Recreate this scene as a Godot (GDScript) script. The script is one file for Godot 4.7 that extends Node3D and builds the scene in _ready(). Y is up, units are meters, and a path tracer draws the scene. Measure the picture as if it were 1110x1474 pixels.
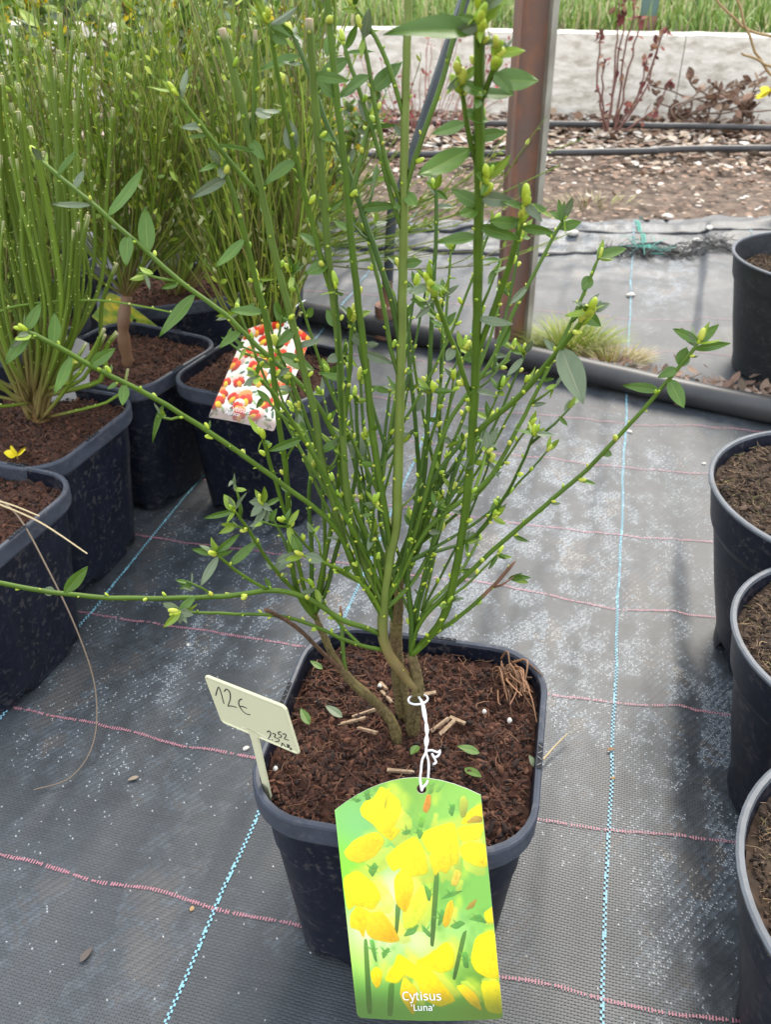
extends Node3D
# A potted broom in a nursery: woven ground cover, pots with brooms on one side, round pots on the other, a low wall behind.

# stems of the broom: name of the kind of look, radius at foot and tip in mm, then points in mm
const STEMS := [
	["w",6.2,5,[22.3,206.5,-497.0,23.9,236.0,-491.9,25.8,264.5,-485.0]],
	["p",4.4,1.95,[25.8,264.5,-485.0,13.8,279.0,-485.2,0.5,302.9,-485.6,-2.6,316.5,-485.8,-0.5,357.4,-486.6,3.4,393.8,-487.5,7.1,411.1,-488.0,8.2,460.4,-489.5,9.3,538.0,-492.4,10.3,605.1,-495.7,10.1,659.8,-498.9,11.0,701.8,-501.9,11.5,723.8,-503.6,11.9,741.4,-505.0]],
	["w",6.6,4,[16.5,195.3,-515.0,13.2,226.9,-516.2,10.2,253.0,-517.6,8.3,277.8,-519.3,9.2,311.6,-522.0,10.1,343.4,-525.0]],
	["w",4.6,3.6,[25.8,264.5,-485.0,23.9,280.7,-486.5,19.5,297.0,-489.0]],
	["gt",3.1,2.35,[19.5,297.0,-489.0,25.6,304.5,-488.5,37.0,321.8,-486.8,43.8,342.2,-484.8,48.8,382.3,-480.4,52.3,441.9,-472.0,52.4,487.1,-464.2,50.7,548.2,-451.3,47.2,604.9,-436.0,41.4,675.8,-410.3,36.9,718.7,-389.3,36.2,727.7,-384.0]],
	["g",2.6,1.75,[4.0,396.6,-487.6,-1.4,433.7,-487.9,-8.4,488.4,-488.8,-12.6,539.0,-490.0,-15.9,570.1,-490.8,-18.9,602.3,-491.8,-21.5,642.5,-493.2,-25.3,679.4,-494.7,-27.6,707.9,-496.0,-28.8,724.2,-496.8,-29.3,738.7,-497.6]],
	["qc",2.7,1.9,[-1.0,347.9,-486.4,-11.3,370.6,-485.9,-21.3,410.7,-484.4,-25.6,445.3,-482.8,-26.8,482.9,-480.7,-27.0,544.9,-476.4,-29.1,576.3,-473.8,-31.4,604.7,-471.1,-32.3,642.1,-467.0,-34.0,672.6,-463.2,-34.8,700.6,-459.3,-35.0,718.9,-456.4]],
	["qc",2.7,1.9,[-1.5,338.3,-486.2,-7.0,352.8,-486.1,-17.7,369.6,-485.7,-29.0,407.0,-484.7,-36.1,444.8,-483.5,-41.4,471.7,-482.5,-43.5,501.2,-481.2,-49.3,535.5,-479.6,-53.4,562.6,-478.1,-59.7,596.2,-476.1,-64.0,627.7,-473.9,-68.4,663.2,-471.1,-73.9,696.4,-468.1,-77.1,714.2,-466.2]],
	["g",1.5,1.1,[-65.0,635.3,-473.3,-75.0,647.5,-470.3,-82.0,658.4,-466.6,-88.3,667.9,-462.8,-94.0,678.8,-458.1,-99.6,688.3,-453.3]],
	["gc",1.4,1,[-68.2,661.4,-471.2,-65.2,680.9,-471.2,-63.3,699.4,-471.2,-62.1,713.5,-471.2]],
	["w",4.4,2.3,[7.3,219.8,-490.0,-9.9,246.5,-491.5,-30.9,269.1,-493.9,-45.5,302.2,-497.2,-53.5,328.7,-500.0]],
	["g",2.2,1.5,[-52.0,323.8,-499.5,-60.4,334.2,-499.1,-66.8,364.4,-497.9,-66.3,417.2,-495.1,-65.8,458.7,-492.2,-67.9,497.2,-489.1,-68.4,543.1,-484.6,-70.0,567.0,-482.0,-72.2,582.2,-480.1,-75.5,606.8,-476.8,-77.9,626.2,-474.0,-80.8,641.7,-471.6,-84.3,653.8,-469.5]],
	["g",2.1,1.6,[-2.4,319.2,-485.9,-12.8,327.3,-485.2,-25.4,332.2,-484.1,-33.9,335.6,-483.2,-46.2,352.2,-481.3,-59.9,362.1,-479.3,-80.1,370.7,-476.3,-103.2,367.4,-472.8,-144.8,370.8,-465.6,-192.4,379.1,-456.1,-226.0,391.3,-448.3,-249.0,401.9,-442.2,-269.3,416.9,-435.9]],
	["g",1.7,1,[0.2,304.5,-485.6,-18.1,310.7,-483.2,-31.1,320.0,-480.4,-57.0,342.1,-473.5,-68.6,350.9,-469.9,-98.2,360.8,-460.5,-119.9,368.6,-452.6,-137.4,375.7,-445.6]],
	["g",1.9,1.4,[-1.6,335.0,-486.2,-13.8,363.8,-484.2,-22.5,392.2,-481.5,-28.7,408.3,-479.6,-37.7,428.9,-476.8,-51.8,444.6,-473.6,-68.2,463.0,-469.5,-83.7,480.2,-465.1,-109.8,508.7,-457.0,-134.0,532.3,-448.6,-156.7,551.5,-440.1,-177.0,571.5,-431.1,-187.0,581.1,-426.2]],
	["g",2,1.3,[-0.2,360.7,-486.7,-6.8,391.0,-487.3,-15.2,411.1,-487.8,-21.9,433.3,-488.6,-27.9,452.0,-489.3,-30.4,477.5,-490.3,-39.5,499.4,-491.4,-49.7,516.2,-492.5,-67.2,532.3,-493.8,-85.8,551.0,-495.5,-95.6,563.3,-496.5,-116.4,577.9,-498.3,-138.6,599.3,-500.6,-161.3,621.3,-503.2,-179.9,637.3,-505.3,-191.2,648.0,-506.7]],
	["g",1.8,1.2,[-0.7,354.3,-486.6,-12.0,391.9,-482.0,-23.1,422.0,-476.2,-32.5,450.8,-469.8,-37.4,469.2,-465.2,-47.9,496.9,-457.1,-59.7,528.6,-446.3,-65.6,541.9,-441.1,-71.2,551.9,-436.6]],
	["g",1.5,1,[-26.7,399.6,-484.9,-34.9,434.0,-487.5,-42.2,464.1,-491.2,-45.8,478.9,-493.4,-50.2,491.4,-495.4,-56.5,511.7,-499.0,-63.7,527.7,-502.2,-67.8,540.4,-504.9]],
	["g",2,1.2,[19.5,297.0,-489.0,23.1,324.6,-489.0,32.9,341.3,-489.0,53.5,366.9,-489.0,71.7,390.9,-489.0,98.1,420.7,-489.0,114.8,440.2,-489.0,129.9,456.4,-489.0,146.8,481.3,-489.0,164.9,508.4,-489.0,177.1,529.0,-489.0,188.1,548.3,-489.0]],
	["gt",2,1.45,[52.1,498.0,-462.1,59.8,509.5,-459.0,76.4,531.2,-448.9,86.8,555.8,-436.9,95.3,576.8,-424.6,101.1,596.4,-412.1]],
	["g",2,1.1,[-1.0,348.2,-486.4,9.9,369.0,-488.0,21.3,398.2,-491.2,36.2,418.1,-494.6,56.3,432.0,-498.4,69.6,442.9,-501.4,80.3,462.7,-505.5,90.1,485.2,-510.3,101.8,509.9,-516.1,111.8,533.8,-522.1,120.4,550.9,-526.8,126.5,568.6,-531.7,132.7,585.0,-536.4]],
	["g",2,1.1,[-0.7,353.3,-486.5,10.8,377.4,-489.1,21.6,409.6,-494.2,29.6,444.7,-501.2,39.1,478.4,-509.5,54.1,501.1,-516.8,68.6,519.2,-523.6,81.0,548.3,-533.7,90.6,564.8,-540.2,97.7,577.4,-545.3,105.0,591.1,-550.9,112.9,603.8,-556.5]],
	["gt",1.9,1.5,[50.3,555.2,-449.5,52.2,564.4,-448.1,57.3,583.2,-443.4,60.8,601.4,-437.7,63.5,616.8,-432.1,65.0,631.4,-426.1,65.8,646.2,-419.5]],
	["gt",1.6,1.3,[51.4,523.8,-456.7,46.0,537.6,-453.9,38.0,562.8,-446.0,30.5,580.8,-438.8,26.0,595.2,-432.3,21.9,606.5,-426.7]],
	["g",1.7,1.3,[10.2,629.6,-497.1,12.5,641.5,-498.1,17.7,654.3,-499.8,22.6,668.2,-502.1,26.9,678.1,-503.9,33.9,701.1,-508.7,40.1,723.3,-514.0,43.9,735.2,-517.1]],
	["g",1.4,1.1,[10.3,669.9,-499.6,6.6,678.3,-500.5,4.0,690.2,-502.3,-1.1,701.5,-504.5,-8.9,713.2,-507.4,-15.5,721.1,-509.6]],
	["g",1.6,1.2,[10.2,610.8,-496.0,5.0,623.7,-498.1,0.8,639.5,-502.1,-3.8,652.8,-506.2,-9.4,668.4,-511.7,-14.6,681.1,-516.7,-18.7,692.6,-521.5,-22.7,702.8,-526.0]],
	["g",1.5,1.1,[10.2,624.0,-496.8,1.1,644.0,-498.2,-3.3,663.0,-500.2,-6.2,678.0,-502.1,-9.0,695.8,-504.6,-11.7,709.8,-506.8]],
	["g",1.5,1.2,[-20.3,625.0,-492.6,-16.4,639.1,-497.0,-12.9,651.9,-503.2,-9.5,661.5,-508.7,-7.6,667.9,-512.6]],
	["k",2,1.3,[9.4,543.2,-492.7,5.4,565.3,-495.5,0.0,582.2,-499.0,-7.2,602.6,-504.1,-12.7,616.1,-508.0,-19.6,637.8,-514.8,-28.1,652.6,-520.3,-34.9,667.2,-525.9,-41.9,686.5,-533.6,-47.0,697.0,-538.1,-51.8,707.3,-542.7]],
	["g",1.6,1.1,[-29.4,580.6,-473.4,-34.6,600.8,-471.3,-39.5,626.9,-467.3,-43.3,646.7,-463.4,-45.9,662.7,-459.8,-48.8,680.8,-455.2,-50.7,701.7,-449.2,-52.0,719.5,-443.4]],
	["k",2.2,1.3,[9.9,337.2,-524.4,19.3,362.0,-526.5,24.1,391.1,-530.1,27.6,423.9,-535.3,29.7,469.8,-544.1,30.8,517.0,-555.2,31.9,556.9,-566.0,33.6,593.1,-577.0,32.3,615.8,-584.4]],
	["g",1.6,1.1,[9.1,523.0,-491.8,3.8,535.8,-494.4,0.0,558.3,-501.4,-4.2,578.6,-509.7,-7.9,590.3,-515.2,-11.1,603.6,-521.8]],
	["g",1.3,1,[50.3,407.4,-477.0,59.8,419.0,-470.9,65.2,432.3,-463.8,68.6,444.4,-457.0]],
	["b",2,1.3,[19.5,297.0,-489.0,29.7,310.3,-489.8,39.4,318.4,-490.7,57.4,333.5,-492.8,76.8,354.6,-495.7,85.3,364.9,-497.3,93.0,377.4,-499.0]],
	["g",1.8,1.2,[-1.3,341.9,-486.3,15.1,356.6,-491.6,23.5,366.9,-496.4,32.4,381.9,-503.7,41.2,403.2,-515.0,45.1,413.9,-521.2,49.1,421.9,-526.3]],
	["k",1.6,1.2,[1.2,373.3,-487.0,16.3,379.7,-495.1,34.7,379.1,-507.6,48.5,376.2,-517.6,60.5,374.5,-527.0]],
	["g",2,1.3,[-53.1,327.4,-499.9,-46.9,362.9,-499.9,-41.9,387.8,-499.9,-33.7,428.8,-499.9,-28.9,467.0,-499.9,-24.8,502.5,-499.9,-21.9,531.1,-499.9,-20.1,558.1,-499.9]],
	["k",2,1.3,[-53.2,327.6,-499.9,-54.4,355.5,-501.2,-52.7,385.3,-503.3,-53.1,410.6,-505.6,-53.1,434.9,-508.2,-50.1,449.4,-509.9]],
	["k",2,1.2,[-53.1,327.4,-499.9,-43.5,348.5,-501.7,-36.6,377.5,-505.5,-27.0,409.9,-511.1,-20.8,435.5,-516.3,-19.0,460.1,-521.7,-20.1,492.8,-529.9]],
	["g",1.8,1.2,[-53.1,327.4,-499.9,-46.5,351.3,-502.3,-43.6,382.4,-507.3,-44.1,419.1,-515.0,-45.0,439.0,-519.9]],
	["g",1.7,1,[-53.1,327.2,-499.8,-65.6,354.1,-494.0,-77.2,377.8,-486.2,-85.9,406.7,-476.2,-90.2,426.7,-468.7,-96.5,446.7,-459.8]],
	["g",1.3,0.9,[-82.5,370.4,-476.0,-90.0,376.0,-473.5,-96.9,388.0,-468.9,-104.2,400.7,-463.1,-110.7,415.7,-456.0]],
	["k",1.3,0.9,[-65.6,354.1,-494.0,-67.2,374.1,-497.5,-72.4,395.7,-504.0,-79.5,406.8,-508.8,-86.7,417.5,-514.0]],
	["y",1.6,1.1,[-1.5,338.3,-486.2,-15.5,375.2,-476.0,-31.7,397.3,-464.6,-45.2,412.7,-453.9,-54.0,422.3,-446.2]],
	["g",1.7,1.3,[-53.0,327.0,-499.8,-59.5,351.3,-498.2,-63.4,391.8,-494.3,-68.8,430.0,-489.5,-72.8,454.1,-485.8,-75.4,474.3,-482.5,-77.0,489.3,-479.8]],
	["b",1.8,1.4,[-30.9,269.1,-493.9,-32.9,287.1,-501.2,-34.0,302.5,-512.0,-35.2,315.6,-523.9]],
	["d",1.8,1.4,[-33.3,274.5,-494.5,-47.0,301.7,-485.4,-61.6,340.9,-468.0,-73.2,365.5,-453.4,-79.7,378.5,-444.5]],
	["k",2.2,1.2,[9.7,330.9,-523.8,18.4,358.4,-527.0,23.2,384.0,-531.4,24.8,416.2,-538.3,22.4,451.5,-547.4,19.1,482.1,-556.5,16.0,507.7,-565.0,12.9,532.2,-573.8]],
	["k",2,1.1,[10.0,340.3,-524.7,0.5,364.6,-531.8,-5.2,391.1,-544.1,-3.6,416.0,-558.3,0.5,446.1,-578.8,3.7,467.1,-594.7]],
	["k",2,1.1,[9.8,334.0,-524.1,-4.7,359.4,-530.1,-10.4,395.4,-542.3,-14.4,424.2,-554.7,-16.8,456.2,-570.6,-18.8,480.5,-584.1]],
	["k",1.9,1,[9.9,337.2,-524.4,21.6,363.0,-534.1,45.1,380.4,-550.7,60.3,398.4,-567.0,72.5,420.7,-587.1,81.1,438.8,-604.4]],
	["g",1.9,1,[9.7,330.9,-523.8,23.7,359.1,-530.5,39.8,409.1,-549.8,49.9,436.7,-563.7,60.0,458.9,-576.5,69.1,485.0,-592.4,80.4,510.6,-609.5,85.6,531.9,-623.8]],
	["g",1.8,0.9,[9.7,330.9,-523.8,25.7,373.3,-537.8,33.9,406.1,-554.6,41.2,432.6,-571.1,46.9,454.1,-585.9,54.9,473.0,-600.5,61.4,489.6,-613.8]],
	["k",2.3,1.5,[19.5,297.0,-489.0,23.1,334.0,-495.3,29.0,358.0,-502.0,36.7,385.5,-511.5,42.4,407.0,-520.0,48.0,427.7,-529.1,55.7,447.6,-539.0]],
	["k",2.4,1.6,[19.5,297.0,-489.0,19.5,331.1,-490.8,15.4,367.5,-493.9,18.0,401.5,-497.5,22.9,425.5,-500.6,33.0,443.3,-503.5,42.0,458.0,-506.2,52.3,471.3,-509.0]],
	["k",2.2,1.3,[8.9,298.3,-521.0,-5.4,330.3,-524.5,-14.2,360.0,-529.3,-18.0,390.9,-535.1,-12.7,414.8,-540.5,0.5,434.8,-546.4,12.5,446.7,-551.0]],
	["k",2,1.2,[9.2,311.6,-522.0,-1.6,344.5,-532.3,-18.7,367.2,-546.4,-29.4,382.4,-557.3,-41.2,401.6,-572.0]],
	["g",1.2,0.8,[28.3,439.6,-538.2,36.5,470.0,-543.7,43.7,495.8,-550.9,53.8,515.7,-558.2]],
	["g",1.3,0.9,[-2.8,444.7,-488.1,0.5,468.9,-496.5,5.0,492.3,-510.2,7.7,503.5,-518.1]],
	["g",1.9,1.1,[19.5,297.0,-489.0,27.3,325.9,-504.9,45.2,333.3,-520.7,62.1,342.6,-539.3,73.9,355.1,-559.0]],
	["g",1.3,0.9,[61.2,510.0,-520.1,70.5,512.9,-524.7,82.6,518.3,-534.6,84.3,523.3,-540.1]],
	["y",1.3,1,[51.9,435.5,-473.0,61.3,454.3,-485.5,66.3,465.7,-497.4,67.9,470.5,-503.0]],
	["k",2.4,1.6,[8.8,294.9,-520.7,2.7,318.6,-522.0,5.8,344.1,-524.2,14.0,368.2,-526.9,26.0,399.7,-531.2,38.7,418.5,-534.6,52.2,436.7,-538.3,57.7,449.5,-540.7]],
	["gt",1.4,1,[42.6,661.4,-416.1,39.0,668.7,-414.0,36.3,678.7,-410.0,33.4,690.7,-403.9,29.9,703.6,-396.1]],
	["gt",1.4,1.1,[39.9,690.8,-403.4,42.8,695.2,-400.7,43.9,705.3,-392.5,43.7,714.1,-383.4]],
	["gt",1.3,1.2,[43.9,646.2,-421.9,45.4,651.9,-417.6,46.4,659.5,-409.9]],
	["gt",1.2,1.1,[37.6,712.8,-392.4,36.5,718.6,-387.3,35.8,723.8,-380.4]],
]
# leaves: stem, look, width, foot and tip in mm
const LEAVES := [
	[4,0,9.8,36.9,718.7,-389.3,0.5,722.7,-379.2],
	[64,0,8.7,38.2,671.6,-412.9,12.9,660.1,-399.1],
	[26,0,6.7,-19.8,695.5,-522.8,-36.9,686.5,-521.7],
	[29,0,6.1,-46.3,695.5,-537.4,-69.4,688.5,-534.2],
	[30,1,7.3,-45.7,661.1,-460.1,-48.3,675.7,-463.9],
	[30,0,5.9,-44.9,656.3,-461.2,-62.0,647.3,-454.3],
	[27,0,6.2,-8.1,689.9,-503.7,-23.9,682.5,-498.6],
	[22,0,5.3,65.2,634.7,-424.7,48.0,637.2,-421.9],
	[4,0,5.4,45.3,628.0,-427.6,24.6,624.7,-428.7],
	[19,1,12.1,92.5,569.8,-428.7,102.4,548.2,-405.2],
	[18,0,5.0,188.1,548.3,-489.0,170.2,555.4,-492.0],
	[18,0,5.4,188.1,548.3,-489.0,198.1,556.9,-494.9],
	[18,0,4.6,185.4,543.5,-489.0,207.5,547.0,-490.1],
	[18,0,8.4,179.0,532.2,-489.0,183.1,541.8,-496.2],
	[18,0,5.9,178.1,530.6,-489.0,166.5,526.0,-488.5],
	[18,0,5.6,169.6,516.3,-489.0,147.9,516.6,-497.6],
	[18,0,8.5,174.3,524.2,-489.0,181.8,510.0,-476.2],
	[15,0,7.1,-157.9,618.0,-502.8,-134.7,637.3,-519.1],
	[15,0,8.4,-137.4,598.1,-500.4,-139.6,617.7,-517.1],
	[15,0,7.2,-147.7,608.1,-501.6,-147.5,593.6,-489.1],
	[15,1,3.1,-164.8,624.3,-503.6,-186.8,625.6,-494.9],
	[15,1,3.9,-174.1,632.3,-504.6,-169.7,640.7,-513.7],
	[15,0,3.9,-182.1,639.4,-505.6,-170.2,651.8,-511.1],
	[11,1,4.7,-82.1,646.2,-470.8,-100.9,637.7,-462.1],
	[8,1,4.1,-90.5,672.0,-461.0,-101.4,671.3,-463.4],
	[11,0,5.3,-76.4,613.8,-475.8,-91.6,598.4,-467.1],
	[15,0,7.0,-112.2,575.0,-497.9,-132.5,553.1,-482.7],
	[11,0,6.0,-70.3,568.9,-481.7,-91.1,568.7,-486.6],
	[15,0,5.8,-87.0,552.5,-495.6,-99.5,545.3,-485.8],
	[17,0,8.2,-65.8,534.1,-503.6,-44.7,523.6,-501.0],
	[7,0,5.2,-53.1,560.7,-478.2,-63.1,552.6,-471.5],
	[7,1,4.1,-51.4,549.1,-478.9,-37.7,554.5,-478.3],
	[14,0,5.7,-161.0,555.7,-438.2,-147.7,562.8,-445.1],
	[14,0,6.6,-175.9,570.4,-431.5,-175.0,581.7,-444.4],
	[14,0,6.1,-184.8,579.0,-427.3,-196.0,566.2,-414.5],
	[14,0,5.0,-185.9,580.0,-426.7,-178.9,591.7,-435.9],
	[14,0,4.8,-168.4,563.1,-434.9,-176.7,546.0,-420.3],
	[14,0,5.4,-146.0,542.4,-444.1,-146.8,531.1,-438.6],
	[14,0,3.2,-127.7,526.1,-450.8,-136.3,505.7,-441.2],
	[12,0,7.4,-213.6,386.8,-451.2,-196.2,404.7,-458.6],
	[12,1,5.5,-218.9,388.7,-449.9,-227.5,388.1,-452.3],
	[39,1,10.5,-19.8,448.9,-519.2,-19.7,465.8,-533.2],
	[48,1,7.9,20.4,469.8,-552.8,28.1,478.2,-560.1],
	[16,0,4.6,-49.5,501.2,-455.6,-72.6,491.6,-454.7],
	[7,0,5.3,-41.7,476.3,-482.3,-24.7,485.0,-486.9],
	[33,0,6.6,68.6,444.4,-457.0,72.0,453.1,-465.3],
	[44,1,5.3,-54.0,422.3,-446.2,-70.5,415.6,-447.1],
	[44,0,5.8,-54.0,422.3,-446.2,-59.3,435.5,-450.5],
	[44,1,6.2,-51.8,419.9,-448.2,-39.8,414.9,-448.8],
	[41,2,5.7,-96.5,446.7,-459.8,-102.5,456.0,-465.0],
	[41,0,3.5,-96.5,446.7,-459.8,-116.7,442.1,-456.4],
	[42,0,4.1,-110.7,415.7,-456.0,-125.6,420.8,-454.3],
	[42,0,4.5,-110.7,415.7,-456.0,-95.3,425.2,-465.2],
	[42,1,5.0,-109.4,412.7,-457.4,-121.0,398.1,-444.1],
	[42,0,5.6,-104.2,400.7,-463.1,-85.7,411.1,-477.3],
	[41,1,4.7,-84.9,403.5,-477.3,-91.6,413.6,-481.8],
	[43,1,4.9,-86.7,417.5,-514.0,-96.5,418.0,-514.9],
	[43,1,5.4,-86.7,417.5,-514.0,-94.4,409.4,-507.5],
	[43,1,5.4,-84.3,413.9,-512.2,-82.9,405.2,-507.5],
	[43,1,4.4,-84.3,413.9,-512.2,-94.0,402.5,-500.3],
	[43,1,7.9,-69.3,382.8,-500.1,-78.9,373.8,-490.6],
	[41,1,6.8,-80.1,387.4,-482.9,-82.7,385.0,-483.2],
	[13,1,5.6,-137.4,375.7,-445.6,-148.0,380.0,-450.5],
	[13,0,5.1,-137.4,375.7,-445.6,-126.4,383.8,-451.8],
	[13,1,5.1,-137.4,375.7,-445.6,-137.9,367.0,-442.4],
	[13,1,5.6,-137.4,375.7,-445.6,-127.2,375.6,-442.9],
	[11,0,3.2,-84.3,653.8,-469.5,-75.1,651.5,-470.6],
	[11,0,3.2,-84.3,653.8,-469.5,-95.3,649.8,-462.9],
	[11,1,4.3,-83.9,652.3,-469.7,-84.2,645.9,-468.3],
	[8,0,2.1,-88.3,667.9,-462.8,-99.2,666.6,-463.0],
	[8,0,2.4,-84.7,662.5,-465.0,-60.3,659.9,-465.6],
	[9,1,5.5,-65.6,678.1,-471.2,-57.6,674.2,-473.0],
	[30,0,4.4,-51.5,713.1,-445.4,-44.1,710.0,-445.8],
	[29,0,6.9,-42.6,688.0,-534.2,-34.8,682.2,-534.2],
	[5,0,6.1,-25.4,680.8,-494.8,-35.7,689.8,-494.9],
	[27,0,7.3,-6.9,682.5,-502.7,9.1,696.8,-509.9],
	[28,0,2.6,-9.0,663.1,-509.6,7.5,666.2,-505.7],
	[26,0,3.0,-21.0,698.4,-524.1,-5.6,698.3,-520.9],
	[6,0,4.6,-34.6,695.3,-460.0,-16.4,692.9,-455.1],
	[26,0,4.5,-15.1,682.5,-517.3,-27.5,677.7,-516.4],
	[6,0,4.1,-33.8,669.7,-463.6,-25.7,665.6,-457.7],
	[7,0,4.9,-68.6,664.5,-471.0,-60.6,655.8,-462.7],
	[64,0,6.3,30.9,699.8,-398.4,41.8,694.7,-395.0],
	[64,0,6.0,35.3,682.7,-408.0,20.4,677.3,-408.1],
	[64,0,5.4,34.0,688.1,-405.3,43.7,682.5,-407.3],
	[64,0,4.9,37.1,675.8,-411.2,54.1,677.8,-415.2],
	[4,0,3.8,42.6,661.3,-415.6,56.5,664.8,-414.4],
	[4,0,5.9,44.0,643.9,-421.8,31.2,651.3,-427.2],
	[66,1,5.9,44.4,648.1,-420.5,62.2,646.2,-422.0],
	[4,0,5.9,44.1,642.5,-422.4,34.3,640.3,-417.4],
	[4,0,5.4,44.8,633.8,-425.5,65.8,627.6,-424.4],
	[4,0,5.8,39.3,695.5,-400.6,53.7,694.2,-398.2],
	[65,0,9.1,43.5,701.5,-395.5,62.9,699.9,-395.3],
	[65,0,5.1,43.8,704.0,-393.5,53.0,696.7,-389.7],
	[22,0,5.3,65.2,636.3,-423.9,48.5,634.0,-425.1],
	[22,0,4.0,65.1,633.1,-425.4,82.2,631.0,-424.3],
	[22,0,4.6,65.6,642.9,-421.0,76.5,642.5,-421.3],
	[21,0,5.7,109.0,597.4,-553.7,122.9,601.4,-552.7],
	[21,0,4.4,111.9,602.2,-555.8,102.5,606.2,-558.5],
	[21,0,3.9,106.0,592.7,-551.6,97.9,597.4,-551.6],
	[20,0,6.0,132.7,585.0,-536.4,149.8,589.0,-538.8],
	[20,0,6.9,128.4,573.5,-533.1,122.8,566.1,-528.5],
	[20,0,7.9,121.6,554.5,-527.8,137.1,544.0,-524.5],
	[19,1,4.1,101.1,596.4,-412.1,111.2,599.8,-413.5],
	[21,1,4.0,90.6,564.8,-540.2,76.4,556.9,-526.6],
	[21,0,6.3,72.7,528.9,-527.0,80.9,540.0,-534.7],
	[4,1,4.4,48.7,581.1,-442.4,67.8,578.7,-436.1],
	[23,0,3.7,30.5,580.8,-438.8,16.6,586.5,-446.0],
	[23,1,4.2,22.7,604.3,-427.8,11.5,600.0,-423.9],
	[23,1,5.3,38.0,562.8,-446.0,32.3,556.9,-441.0],
	[31,0,5.8,32.3,615.8,-584.4,28.4,621.9,-591.6],
	[31,1,3.6,33.0,603.6,-580.4,45.1,604.6,-580.1],
	[1,0,3.9,10.2,626.3,-497.0,3.8,624.7,-494.1],
	[24,0,6.1,10.9,633.0,-497.4,17.2,625.5,-491.1],
	[1,0,5.2,10.1,593.0,-495.1,21.2,594.6,-496.1],
	[29,0,5.2,-14.2,620.8,-509.5,7.8,624.1,-504.2],
	[26,0,5.0,2.1,634.7,-500.9,1.9,643.8,-507.4],
	[5,0,3.9,-19.6,613.1,-492.2,-29.3,616.1,-497.8],
	[6,0,6.8,-31.1,601.2,-471.4,-43.8,595.9,-468.8],
	[30,0,4.5,-36.5,610.6,-469.8,-47.1,616.3,-476.5],
	[37,1,5.9,-20.7,548.4,-499.9,-10.6,540.4,-499.6],
	[5,1,5.0,-12.8,540.9,-490.0,5.5,533.5,-489.3],
	[37,0,4.4,-23.2,518.8,-499.9,-41.6,519.8,-504.1],
	[6,0,5.6,-28.2,563.4,-474.8,-34.1,571.0,-482.6],
	[6,1,4.9,-27.0,544.9,-476.4,-34.9,541.3,-476.5],
	[59,1,4.6,1.1,472.2,-498.5,15.9,481.7,-501.4],
	[52,1,4.6,49.9,436.7,-563.7,36.0,445.4,-569.2],
	[4,1,3.2,51.1,533.4,-454.4,64.8,531.0,-451.2],
	[53,0,8.4,59.2,484.1,-609.4,75.6,491.0,-610.6],
	[52,1,4.6,55.8,449.6,-571.2,74.6,436.5,-564.0],
	[62,1,6.4,67.1,468.1,-500.2,66.2,479.4,-505.6],
	[18,0,4.5,141.2,473.0,-489.0,146.8,471.0,-488.1],
]
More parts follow.
